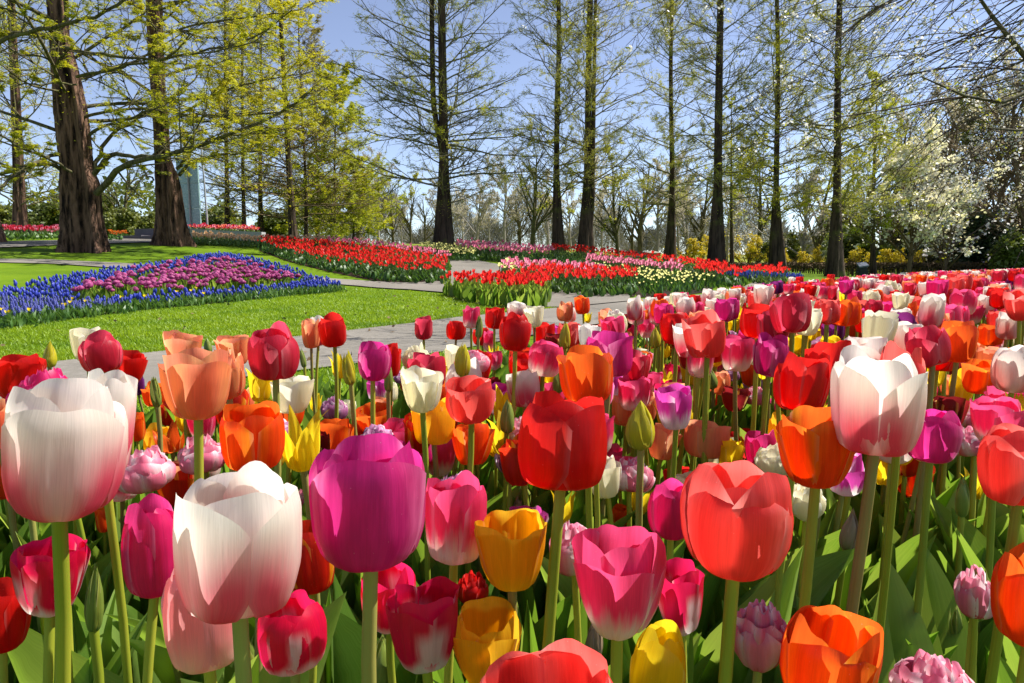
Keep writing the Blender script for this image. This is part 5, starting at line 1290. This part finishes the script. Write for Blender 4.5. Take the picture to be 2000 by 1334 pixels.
 (265, 805, 862, 36, 'cup', 'O', 'F', 0, 'small orange tulip beside the huge cut-off white one', None),
 (303, 747, 792, 46, 'cup', 'O', 'G', 0, 'small orange tulip behind a green bud', None),
 (328, 785, 832, 36, 'cup', 'RY', 'F', 0, 'small red and yellow tulip under the green bud', None),
 (283, 875, 957, 118, 'double', 'DP', None, 0, 'pink and white peony-like double tulip', 'the peony-like double tulip'),
 (345, 910, 972, 78, 'goblet', 'RY', 'F', 0, 'flame red and yellow tulip right of the peony-like one', None),
 (652, 815, 892, 74, 'cup', 'O', 'F', 0, 'orange-red tulip above the huge magenta one', None),
 (730, 784, 852, 80, 'goblet', 'O', 'F', 0, 'orange and yellow tulip above the huge magenta one', None),
 (810, 833, 912, 86, 'cup', 'M', 'G', 0, 'pink purple tulip right behind the huge magenta one', None),
 (652, 775, 817, 56, 'double', 'DV', None, 0, 'lilac and white double tulip', None),
 (663, 692, 740, 32, 'lily', 'Y', None, 0, 'little yellow tulip left of the purple one by the path', None),
 (812, 676, 706, 62, 'double', 'CR', None, 0, 'cream double tulip behind the rose one', None),
 (893, 676, 728, 48, 'goblet', 'CR', None, 0, 'cream tulip beside a tall yellow-green bud', None),
 (983, 762, 830, 46, 'lily', 'Y', None, 0, 'tall yellow tulip left of the big scarlet one', None),
 (988, 815, 890, 76, 'lily', 'Y', None, 0, 'spread yellow tulip behind a green bud', None),
 (1026, 688, 722, 58, 'goblet', 'R', None, 0, 'red tulip above the white blush one', None),
 (1485, 597, 662, 78, 'cup', 'R', 'F', 0, 'bold red tulip standing over the crowd', 'the bold red tulip'),
 (1580, 601, 656, 60, 'goblet', 'CR', 'F', 0, 'cream tulip right of the bold red one', 'the cream tulip of the crowd'),
 (1628, 628, 668, 46, 'cup', 'V', 'G', 0, 'violet tulip right of the cream one', None),
 (1668, 625, 664, 42, 'cup', 'O', 'F', 0, 'orange tulip right of the violet one', None),
 (1505, 659, 737, 78, 'cup', 'M', 'G', -.02, 'orchid purple tulip under the bold red one', 'the orchid tulip under the bold red'),
 (1545, 655, 697, 26, 'cup', 'Y', 'F', 0, 'slim yellow tulip right of the orchid purple one', None),
 (1370, 663, 738, 52, 'cup', 'PW', 'F', -.04, 'pink tulip with white foot before a white one', 'the tall pink tulip with white foot'),
 (1348, 630, 700, 68, 'goblet', 'W', 'G', -.02, 'white tulip just behind the tall pink one', None),
 (1470, 672, 716, 34, 'cup', 'CR', 'F', 0, 'little cream tulip left of the orchid purple one', None),
 (1820, 575, 640, 58, 'cup', 'W', 'G', -.02, 'tall white tulip standing over the crowd', 'the tall white tulip of the crowd'),
 (1768, 625, 692, 72, 'cup', 'W2', 'F', 0, 'blush white tulip above the big blush one', 'the upper blush tulip'),
 (1868, 630, 708, 80, 'cup', 'O', 'F', -.02, 'large translucent orange tulip in the crowd', 'the translucent orange tulip'),
 (1919, 658, 707, 42, 'cup', 'OP', 'F', 0, 'dark orange tulip right of the translucent orange one', None),
 (1691, 585, 624, 40, 'cup', 'C', 'F', 0, 'coral tulip among the far crowd, left of the tall white one', None),
 (1968, 611, 664, 52, 'cup', 'W2', 'G', 0, 'white tulip near the right border among reds', None),
 (1982, 676, 768, 88, 'egg', 'W2', 'F', 0, 'large blush tulip cut by the right border', 'the large right-hand blush tulip'),
 (1760, 612, 632, 62, 'cup', 'V', 'G', 0, 'dark violet tulip over the upper blush one', None),
 (1770, 590, 614, 46, 'cup', 'O', 'F', 0, 'orange tulip above the dark violet one', None),
 (1877, 724, 792, 46, 'egg', 'Y', 'G', 0, 'yellow tulip under the translucent orange one', None),
 (1921, 746, 782, 42, 'cup', 'Y', 'F', 0, 'small yellow tulip left of the right-hand blush one', None),
 (1817, 754, 800, 40, 'cup', 'PW', 'F', 0, 'pink tulip right of the big blush one', None),
 (1620, 668, 704, 92, 'cup', 'R', 'G', 0, 'red tulip half hidden over the bright red one', None),
 (1510, 798, 842, 40, 'cup', 'Y', 'G', 0, 'pale yellow tulip under the orchid purple one', None),
 (1290, 735, 775, 40, 'cup', 'RW', 'F', 0, 'crimson tulip above the flamed one', None),
 (1315, 708, 752, 36, 'cup', 'RW', 'F', 0, 'dark crimson tulip left of the tall pink one', None),
 (1430, 724, 757, 50, 'lily', 'Y', None, 0, 'yellow spread tulip over the maroon one', None),
 (1226, 625, 662, 42, 'cup', 'HP', 'F', 0, 'magenta pink tulip right of the orchid purple one', None),
 (1262, 624, 660, 29, 'cup', 'PW', 'F', 0, 'pink and white tulip right of the magenta pink one', None),
 (1136, 577, 614, 30, 'cup', 'O', 'F', 0, 'orange tulip at the path side of the crowd', None),
 (1104, 590, 627, 30, 'cup', 'OP', 'G', 0, 'salmon tulip at the path side of the crowd', None),
 (1114, 600, 630, 27, 'cup', 'W2', 'F', 0, 'little blush tulip before the salmon one', None),
 (1239, 582, 626, 34, 'cup', 'W', 'F', 0, 'white tulip facing the path on a tall stem', None),
 (1185, 605, 638, 30, 'cup', 'OP', 'F', 0, 'coral orange tulip under the pale ones by the path', None),
 (1290, 572, 600, 25, 'cup', 'R', 'F', 0, 'small red tulip between path and narcissi', None),
 (1310, 578, 608, 30, 'cup', 'W2', 'F', 0, 'blush tulip before the narcissi', None),
 (1383, 563, 600, 30, 'cup', 'W', 'G', 0, 'white tulip before the narcissi', None),
 (1410, 562, 586, 22, 'cup', 'W2', 'F', 0, 'smaller white tulip just right of the one before the narcissi', None),
 (1440, 575, 605, 30, 'goblet', 'CR', None, 0, 'cream tulip left of the bold red one', None),
 (1150, 632, 680, 42, 'goblet', 'WH', None, 0, 'greyish white tulip behind the tall apricot one', None),
 (1104, 632, 682, 22, 'bud', 'BY', None, 0, 'slim yellow-green closed tulip left of the tall apricot one', None),
 (1520, 548, 574, 28, 'cup', 'V', 'G', 0, 'purple tulip at the head of the crowd', None),
 (1512, 563, 586, 26, 'cup', 'W', 'F', 0, 'pale tulip under the purple one at the head of the crowd', None),
 (1625, 535, 556, 17, 'cup', 'R', 'F', 0, 'red tulip in front of the smooth dark redwood', None),
 (1562, 540, 558, 16, 'cup', 'R', 'F', 0, 'red tulip on the grass side right of the purple one', None),
 (1545, 541, 560, 14, 'cup', 'W2', 'F', 0, 'pale tulip on the grass side right of the purple one', None),
 (1195, 600, 640, 0, 'cup', 'R', 'F', 0, '', None),
 (1213, 985, 1018, 42, 'cup', 'O', 'F', 0, 'small orange tulip behind a leaf, left of the magenta pink one', None),
 (200, 990, 1040, 32, 'cup', 'O', 'F', 0, 'dark orange tulip left of the hot pink one', None),
 (595, 955, 1000, 50, 'double', 'DP', None, 0, 'pale pink double tulip left of the huge magenta one', None),
]
HEADS = [h for h in HEADS if h[3] > 0]
BUDS = [
 (97, 670, 718, 28, 'BY', 'yellow-green bud standing before the lawn above the dull red tulip'),
 (305, 735, 795, 22, 'B', 'green bud in front of a small orange tulip'),
 (683, 690, 752, 25, 'BY', 'slim yellow-green bud left of the purple tulip by the path'),
 (758, 705, 765, 18, 'B', 'green bud right of the purple tulip by the path'),
 (903, 672, 735, 28, 'BY', 'tall yellow-green bud in front of a cream tulip'),
 (990, 780, 846, 27, 'B', 'green bud left of the big scarlet tulip'),
 (1090, 718, 768, 22, 'B', 'green bud left of the tall apricot tulip'),
 (935, 618, 660, 14, 'B', 'tiny green bud before the lawn'),
 (592, 680, 718, 14, 'B', 'tiny green bud right of the large rose red tulip'),
 (407, 660, 690, 16, 'B', 'green bud tip above the big salmon tulip'),
 (185, 1105, 1235, 38, 'B', 'long green bud right of the crimson and white tulip'),
 (490, 1240, 1334, 40, 'B', 'green bud left of the lower crimson and white tulip'),
 (742, 1240, 1350, 46, 'B', 'green bud between two crimson tulips at the bottom border'),
 (1018, 945, 1000, 40, 'B', 'nodding green bud over the open amber tulip'),
 (1010, 970, 1020, 20, 'BB', 'thin brownish bud left of the nodding green one'),
 (1657, 998, 1076, 36, 'BB', 'brownish bud under the big orange tulip'),
 (1905, 1105, 1213, 56, 'B', 'fat green bud in front of a pale pink double tulip'),
 (1877, 935, 1010, 30, 'B', 'green bud under the right-hand coral tulip'),
 (1390, 720, 760, 22, 'B', 'green bud right of the tall pink tulip'),
 (1160, 1215, 1290, 34, 'BB', 'dark brownish bud right of the cut-off coral tulip'),
 (1870, 1185, 1255, 26, 'B', 'green bud left of the fat green one'),
 (1280, 640, 680, 20, 'BY', 'yellow-green bud behind the flamed tulip'),
 (1540, 690, 735, 20, 'B', 'green bud left of the bright red tulip'),
]
HREAL = {'cup': .070, 'egg': .070, 'goblet': .066, 'lily': .066, 'double': .052, 'bud': .060}
VNAME = {'W': 'white and pink', 'W2': 'blush white', 'CR': 'cream', 'M': 'magenta', 'HP': 'hot pink', 'R': 'red', 'C': 'coral red', 'RO': 'rose red', 'O': 'orange', 'OP': 'salmon orange', 'PW': 'pink white-footed',
         'RW': 'crimson and white', 'PS': 'pale salmon', 'Y': 'yellow', 'YO': 'amber', 'RY': 'red and yellow', 'DR': 'maroon', 'V': 'violet', 'MW': 'magenta flamed', 'DP': 'pink-white double', 'DV': 'lilac double', 'WH': 'greyish white'}
QMAT = {'hi': 'hi', 'mid': 'mid', 'lo': 'lo'}
rt_ = np.random.default_rng(1234)
ENT = []
def make_head(root, hp, axis, H, W, typ, var, phase, q, r):
    ax = Vector(axis).normalized(); Q = Vector((0, 0, 1)).rotation_difference(ax).to_matrix().to_4x4()
    base = Matrix.Translation(Vector(hp)) @ Q
    for sh, n, inner, rs, hs, tilt, st in rings(typ):
        for i in range(n):
            k = int(r.integers(0, NVAR if q != 'lo' else 2))
            o = link('petal', PETALS[sh, inner, q, k][0], root); set_mat(o, PM[var])
            a = phase + st + 2 * math.pi * i / n + r.normal(0, .07)
            sc = r.normal(1, .045)
            M = Matrix.Rotation(a, 4, 'Z') @ Matrix.Rotation(tilt * r.normal(1, .35) + r.normal(0, .035 if q == 'hi' else .06), 4, 'Y') @ Matrix.Diagonal((W * rs * sc, W * rs * sc, H * hs * r.normal(1, .035 if q == 'hi' else .06), 1))
            o.matrix_local = base @ M
    if typ in ('goblet', 'lily') and q != 'lo':
        V, F, uv = tubes(np.array([[0, 0, .05], [0, 0, .42], [0, 0, .5]]) * H, np.array([.05, .06, .09]) * W, 6)
        o = link('pistil', mesh_from('pistil', V, F, uv, (M_STEM,)), root); o.matrix_local = base
HEADMESH = {}
def head_mesh(typ, k):
    if (typ, k) not in HEADMESH: HEADMESH[typ, k] = mesh_from('flower', *head_proto(typ, 'mid' if typ != 'double' else 'lo')[:3], (PM['R'],))
    return HEADMESH[typ, k]
def make_tulip(hp, H, W, typ, var, phase, lean, label, cat, group, name, hpx, r, nleaf=3, axis=None, stemmat=None):
    """hp: foot of the flower in the world"""
    z0 = hp[2]
    bx, by = hp[0] + lean * z0 * 1.0 + r.normal(0, .012), hp[1] + r.normal(.01, .02)
    g = on(bx, by); root = thing(name, label, cat, g, group)
    loc = np.asarray(hp) - g
    if axis is None: axis = (r.normal(0, .085) - lean * .6, r.normal(0, .085), 1)
    q = 'hi' if hpx > 110 else 'mid'
    if hpx > 30: make_head(root, loc, axis, H, W, typ, var, phase, q, r)
    else:
        o = link('flower', head_mesh(typ, 0), root); set_mat(o, PM[var]); o.location = loc; o.rotation_euler = (r.normal(0, .08), r.normal(0, .08), phase); o.scale = (W, W, H)
    s = np.linspace(0, 1, 9)[:, None]; ax = np.asarray(axis, float); ax /= ax[2]
    P = loc[None] * s + (np.array([-ax[0], -ax[1], 0]) * .25 * loc[2] + [0, 0, 0])[None] * s * (1 - s)
    P[:, :2] += np.sin(s * 6 + r.uniform(0, 6)) * .003 * s * (1 - s) * 4
    P = np.r_[P[:1] - [[0, 0, .02]], P[1:]]
    P[-1, 2] += H * .03
    rad = .0044 * (W / .066) ** .5 if typ != 'bud' else .0042
    V, F, uv = tubes(P, np.linspace(rad * 1.15, rad, 9), 10 if hpx > 60 else 6)
    link('stem', mesh_from('stem', V, F, uv, (stemmat or (M_STEMB if r.uniform() < .3 else M_STEM),)), root)
    for k in range(nleaf):
        o = link('leaf', LEAF_ME[int(r.integers(0, 6))], root)
        L = r.uniform(.55, .85) * min(loc[2], .42) * (1.0 if hpx < 150 else .95)
        wd = r.uniform(.028, .056); a = r.uniform(0, 6.28)
        o.location = (.006 * math.cos(a), .006 * math.sin(a), .0); o.rotation_euler = (r.normal(0, .08), r.normal(0, .08), a); o.scale = (L, wd * .9, L)
    return root
occ = []      # (x0, x1, y0, y1, depth) of the flowers placed by eye
todo = []
for cx, t, b, w, typ, var, face, lean, lab, anc in HEADS:
    hpx = (b - t) * (1.0 if typ != 'double' else 1.05)
    hr = HREAL[typ] * (1.12 if hpx > 170 else 1.0)
    if typ in ('cup', 'egg', 'goblet') and w > hpx * 1.25: hpx = w / 1.0            # partly hidden by what stands before it
    if typ == 'double': hpx = max(hpx, w * .72)
    depth = FPX * hr / hpx
    todo.append((cx, t, t + hpx, w, typ, var, face, lean, lab, anc, depth, hr, hpx))
    occ.append((cx - w / 2, cx + w / 2, t, t + hpx, depth))
for cx, t, b, w, var, lab in BUDS:
    hpx = b - t; hr = .056; depth = FPX * hr / hpx
    if hpx > 90: depth = max(depth, .62); hr = depth * hpx / FPX
    occ.append((cx - w / 2, cx + w / 2, t, b, depth))
    todo.append((cx, t, b, w, 'bud', var, None, 0, lab, None, depth, hr, hpx))
ROOTS = {}
for cx, t, b, w, typ, var, face, lean, lab, anc, depth, hr, hpx in todo:
    P = at_t(cx, b - .02 * hpx, depth)
    if P[2] < .2 and hpx < 90:
        depth = (.2 - CAMZ) / ray(cx, b)[2]; hr = hpx * depth / FPX; P = at_t(cx, b - .02 * hpx, depth)
    W = w * depth / FPX
    view = math.atan2(-P[1], -P[0])
    ph = {'F': view, 'G': view + math.pi / 3, None: rt_.uniform(0, 6.28)}[face] + rt_.normal(0, .12)
    if P[2] < .05: print('LOW', lab, P)
    bud = typ == 'bud' and var != 'Y' and var != 'BY' or (typ == 'bud' and hpx < 70)
    axis = (rt_.normal(0, .07) - lean * .6, rt_.normal(0, .07), 1)
    V0, Q0 = head_proto(typ, 'lo')[0], Vector((0, 0, 1)).rotation_difference(Vector(axis).normalized()).to_matrix()
    Q0 = np.array(Q0) @ np.array(Matrix.Rotation(ph, 3, 'Z')); want = np.array([cx - w / 2, cx + w / 2, t, t + hpx])
    fx, fy, H0 = cx, b, hr
    for _ in range(7):             # fit the flower to the size at which it is seen from above
        P = at_t(fx, fy, depth); pp = project((V0 * [W, W, H0]) @ Q0.T + P)
        got = np.array([pp[:, 0].min(), pp[:, 0].max(), pp[:, 1].min(), pp[:, 1].max()])
        W *= np.clip((want[1] - want[0]) / (got[1] - got[0]), .6, 1.6); H0 *= np.clip((want[3] - want[2]) / (got[3] - got[2]), .6, 1.6)
        fx += (want[0] + want[1] - got[0] - got[1]) / 2; fy += want[3] - got[3]
    P = at_t(fx, fy, depth); hr = float(np.clip(H0, hr * .5, hr * 1.2))
    ROOTS[lab] = make_tulip(P, hr, W, typ, var, ph, lean, lab, 'tulip bud' if bud else 'tulip', 'tulip buds of the mixed bed' if bud else 'tulips of the mixed bed', 'tulip_bud' if bud else 'tulip', hpx, rt_,
               3 if hpx < 150 else 2, axis)
    ENT.append(dict(px=cx, py=(t + b) / 2, s=max(w, hpx), anc=anc, var=var, hand=True))
n_hand_tulips = len(HEADS)
# a few broad leaves that stand out in front
BROAD = mesh_from('leaf', *leaf_arr(.14, .45, .25, 6, 16), (M_LEAF,)); BROAD2 = mesh_from('leaf', *leaf_arr(.30, .6, -.35, 6, 16), (M_LEAF,))
for key, foot, tip, wpx, d in [('fiery orange', (1700, 1345), (1838, 1070), 100, .82), ('fiery orange', (1760, 1345), (1905, 1040), 60, .86), ('big orange tulip', (1535, 1220), (1615, 1005), 84, .95), ('big orange tulip', (1660, 1230), (1610, 1020), 44, 1.0),
                               ('hot pink tulip left', (215, 1345), (300, 1150), 66, .85), ('crimson tulip with white petal edges', (112, 1345), (96, 1195), 66, .8), ('crimson tulip with white petal edges', (160, 1345), (150, 1130), 62, .84), ('hot pink tulip left', (230, 1345), (190, 1110), 56, .88),
                               ('open amber yellow', (1010, 1290), (1000, 1120), 70, .9), ('coral red tulip on', (1330, 1345), (1400, 1180), 60, .8), ('pink tulip with a cream', (1110, 1345), (1165, 1100), 50, .85), ('big scarlet', (1135, 1200), (1090, 940), 50, 1.1),
                               ('lower', (610, 1345), (660, 1130), 60, .85), ('crimson and white tulip right', (630, 1345), (610, 1160), 64, .9), ('deep magenta', (1860, 1060), (1800, 900), 46, 1.1), ('right border, halfway', (1960, 1300), (1885, 990), 60, .9), ('right border, low', (1930, 1345), (1990, 1100), 60, .9)]:
    root = next((o for l, o in ROOTS.items() if key in l), None)
    if root is None: continue
    a, b = at_t(*foot, d), at_t(*tip, d * 1.04); k = b[2] / max(.02, (b[2] - a[2])); g = b + (a - b) * k
    if np.linalg.norm(b - g) > .75: g = b + (g - b) * .75 / np.linalg.norm(b - g)
    Z = Vector(b - g); Lz = Z.length; Z.normalize(); Xv = Vector((0, 1, .2)) if rt_.uniform() < .6 else Vector((.5, -1, 0)); Xv = (Xv - Z * Xv.dot(Z)).normalized(); Yv = Z.cross(Xv)
    o = link('leaf', BROAD if rt_.uniform() < .6 else BROAD2, root)
    wd = wpx * d / FPX * 1.1
    M = Matrix(((Xv.x * Lz, Yv.x * wd, Z.x * Lz, g[0]), (Xv.y * Lz, Yv.y * wd, Z.y * Lz, g[1]), (Xv.z * Lz, Yv.z * wd, Z.z * Lz, g[2]), (0, 0, 0, 1)))
    o.matrix_local = Matrix.Translation(-root.location) @ M

# tulips between them, and the crowd to the east
SKY_X = [0, 300, 500, 650, 800, 900, 1000, 1090, 1250, 1400, 1500, 1600, 1700, 1850, 2000, 2300]
SKY_Y = [770, 765, 758, 765, 700, 685, 655, 622, 580, 562, 550, 545, 535, 528, 523, 523]
occA = np.array(occ)
def hides(px, py, w, h, depth, lim=.55):
    """how much of any by-eye flower farther off this would cover"""
    x0, x1, y0, y1 = px - w / 2, px + w / 2, py - h, py
    ix = np.maximum(0, np.minimum(x1, occA[:, 1]) - np.maximum(x0, occA[:, 0])) * np.maximum(0, np.minimum(y1, occA[:, 3]) - np.maximum(y0, occA[:, 2]))
    fr = ix / ((occA[:, 1] - occA[:, 0]) * (occA[:, 3] - occA[:, 2]))
    return (fr[occA[:, 4] > depth - .03] > lim).any() if (occA[:, 4] > depth - .03).any() else False
TALL = ['R', 'C', 'C', 'PW', 'PW', 'OP', 'W', 'W', 'W2', 'W2', 'W2', 'W', 'CR', 'C', 'O', 'OP', 'OP', 'HP', 'W2', 'PW', 'M', 'O', 'PW', 'PW', 'RO', 'CR', 'PS', 'HP', 'C', 'R', 'W', 'PW', 'RO', 'V']
LOW = ['Y', 'Y', 'Y', 'Y', 'Y', 'YO', 'OP', 'PW', 'CR', 'RY', 'DR', 'O', 'R', 'CR', 'DP', 'DV', 'PW', 'MW', 'RW', 'RY', 'HP', 'O']
cand = fill(BED, 190, rt_)
cand = cand[np.argsort(cand[:, 1])]
FILL = []; grid = {}
for x, y in cand:
    if y < .95: continue
    far = np.interp(y, [2.2, 4.5], [0, 1])
    tall = rt_.uniform() < np.interp(y, [1.0, 4.0], [.25, .74])
    if tall: zb = rt_.normal(.485, .035); typ = rt_.choice(['cup', 'egg', 'goblet', 'cup']); var = TALL[rt_.integers(0, len(TALL))]
    else:
        zb = rt_.normal(.33, .06); var = LOW[rt_.integers(0, len(LOW))]
        typ = 'double' if var in ('DP', 'DV') and y < 3.5 else rt_.choice(['lily', 'goblet', 'lily']) if var == 'Y' else rt_.choice(['cup', 'goblet'])
    zb = float(np.clip(zb, .2, .545)); H = HREAL[typ] * rt_.uniform(.78, 1.02); W = H * rt_.uniform(.86, 1.08) * (1.35 if typ == 'double' else .9 if typ in ('lily', 'goblet') else 1)
    gz = float(hgt(x, y)); p = project([[x, y, gz + zb]])[0]; hpx, wpx = FPX * H / p[2], FPX * W / p[2]
    if p[0] < -80 or p[0] > 2090: continue
    if p[1] - hpx < np.interp(p[0], SKY_X, SKY_Y): continue
    if hides(p[0], p[1], wpx, hpx, p[2]): continue
    key = (int(x / .054), int(y / .054))
    if key in grid: continue
    grid[key] = 1
    FILL.append((x, y, gz, zb, H, W, typ, var, p[0], p[1] - hpx / 2, hpx))
FILL.sort(key=lambda f: -f[10] * (1 if -20 < f[8] < 2020 else 0))
NIND = 300 - n_hand_tulips
print('hand', n_hand_tulips, 'fill', len(FILL), 'individual', NIND)
ANCH = [e for e in ENT if e['anc']]
def direction(dx, dy):
    if abs(dx) > 1.2 * abs(dy): return 'right of' if dx > 0 else 'left of'
    return 'below' if dy > 0 else 'above'
keyed = {}
for j, f in enumerate(FILL[:NIND]):
    best = sorted(ANCH, key=lambda e: math.hypot(e['px'] - f[8], (e['py'] - f[9]) * 1.3))
    for e in best:
        k = (VNAME[f[7]], f[6], direction(f[8] - e['px'], f[9] - e['py']), e['anc'])
        if len(keyed.get(k, [])) < 6: break
    keyed.setdefault(k, []).append((math.hypot(e['px'] - f[8], e['py'] - f[9]), j))
LAB = {}
ORD = ['nearest', 'second nearest', 'third nearest', 'fourth nearest', 'fifth nearest', 'sixth nearest', 'seventh nearest']
FORM = {'cup': 'cupped', 'egg': 'round', 'goblet': 'open', 'lily': 'pointed', 'double': 'ruffled'}
for (vn, ty, di, anc), lst in keyed.items():
    lst.sort()
    for i, (d_, j) in enumerate(lst):
        LAB[j] = f'{FORM[ty]} {vn} tulip {di} {anc}' if len(lst) == 1 else f'{FORM[ty]} {vn} tulip, {ORD[i]} {di} {anc}'
for j, (x, y, gz, zb, H, W, typ, var, px, py, hpx) in enumerate(FILL[:NIND]):
    make_tulip(np.array([x, y, gz + zb]), H, W, typ, var, rt_.uniform(0, 6.28), rt_.normal(0, .05), LAB[j], 'tulip', 'tulips of the mixed bed', 'tulip', hpx, rt_, 3 if y < 3 else 2)
rest = FILL[NIND:]
VARS = sorted({f[7] for f in rest}); TYP = ['cup', 'egg', 'goblet', 'lily', 'double']
B = Bag(); mats = [PM[v] for v in VARS] + [M_STEM, M_LEAF]
for vi, v in enumerate(VARS):
    sub = [f for f in rest if f[7] == v]
    for ty in TYP:
        s2 = [f for f in sub if f[6] == ty]
        if not s2: continue
        A = np.array([[f[0], f[1], f[2] + f[3]] for f in s2]); S = np.array([[f[5], f[5], f[4]] for f in s2])
        for m_, q_ in ((A[:, 1] < 4, 'lo'), (A[:, 1] >= 4, 'xlo')):
            if m_.any(): scatter(B, [(*head_proto(ty, q_)[:3], vi)], np.zeros(m_.sum(), int), A[m_], rt_.uniform(0, 6.28, m_.sum()), S[m_])
A = np.array([[f[0], f[1], f[2]] for f in rest]); hz = np.array([f[3] for f in rest]); n = len(A)
V, F, uv = tubes(np.array([[0, 0, 0], [0, 0, 1.0]]), np.array([.005, .0045]), 4)
scatter(B, [(V, F, uv, len(VARS))], np.zeros(n, int), A, np.zeros(n), np.c_[np.ones(n), np.ones(n), hz + .01])
for k in range(2):
    L = hz * rt_.uniform(.5, .85, n)
    scatter(B, [(*l, len(VARS) + 1) for l in LEAVES_LO], rt_.integers(0, 6, n), A, rt_.uniform(0, 6.28, n), np.stack([L, rt_.uniform(.025, .05, n), L], 1))
link('mixed_tulips', B.mesh('mixed_tulips', mats), kind='stuff', label='crowd of farther mixed tulips')
# leaves that fill the bed between the stems
q = fill(BED, 330, rt_); n = len(q)
near = np.interp(q[:, 1], [.5, 2, 4, 10], [1, 1, .7, .35]); keep = rt_.uniform(0, 1, n) < near
q = q[keep]; n = len(q)
hmax = np.interp(q[:, 1], [.4, 1.0, 1.6, 3, 6], [.15, .30, .35, .36, .36]) * np.interp(q[:, 0] / np.maximum(q[:, 1], .3), [-.9, -.2, .1], [.82, .9, 1])
L = hmax * rt_.uniform(.6, 1.15, n); gz = hgt(q[:, 0], q[:, 1])
P = project(np.c_[q, gz + L * .85]); ok = np.ones(n, bool)
for i in range(n):
    if hides(P[i, 0], P[i, 1] + 40, 30, 60, P[i, 2], .3) and rt_.uniform() < .9: ok[i] = False
q, L, gz = q[ok], L[ok], gz[ok]; n = len(q)
B = Bag(); nr = q[:, 1] < 1.2
fr_ = q[:, 1] > 3.2
for sel, prot in ((nr, LEAVES), (~nr & ~fr_, LEAVES_LO), (fr_, LEAVES_XLO)):
    m = sel.sum()
    scatter(B, [(*l, 0) for l in prot], rt_.integers(0, 6, m), np.c_[q[sel], gz[sel]], rt_.uniform(0, 6.28, m), np.stack([L[sel], rt_.uniform(.024, .058, m), L[sel]], 1), rt_.normal(0, .09, (m, 2)))
link('tulip_leaves', B.mesh('tulip_leaves', (M_LEAF,)), kind='stuff', label='dense tulip leaves filling the mixed bed')
print('leaves', n)
tri = sum(sum(len(p.vertices) - 2 for p in m.polygons) if False else len(m.polygons) * 2 for m in bpy.data.meshes)
print('TRIS', tri, 'objects', len(bpy.data.objects))
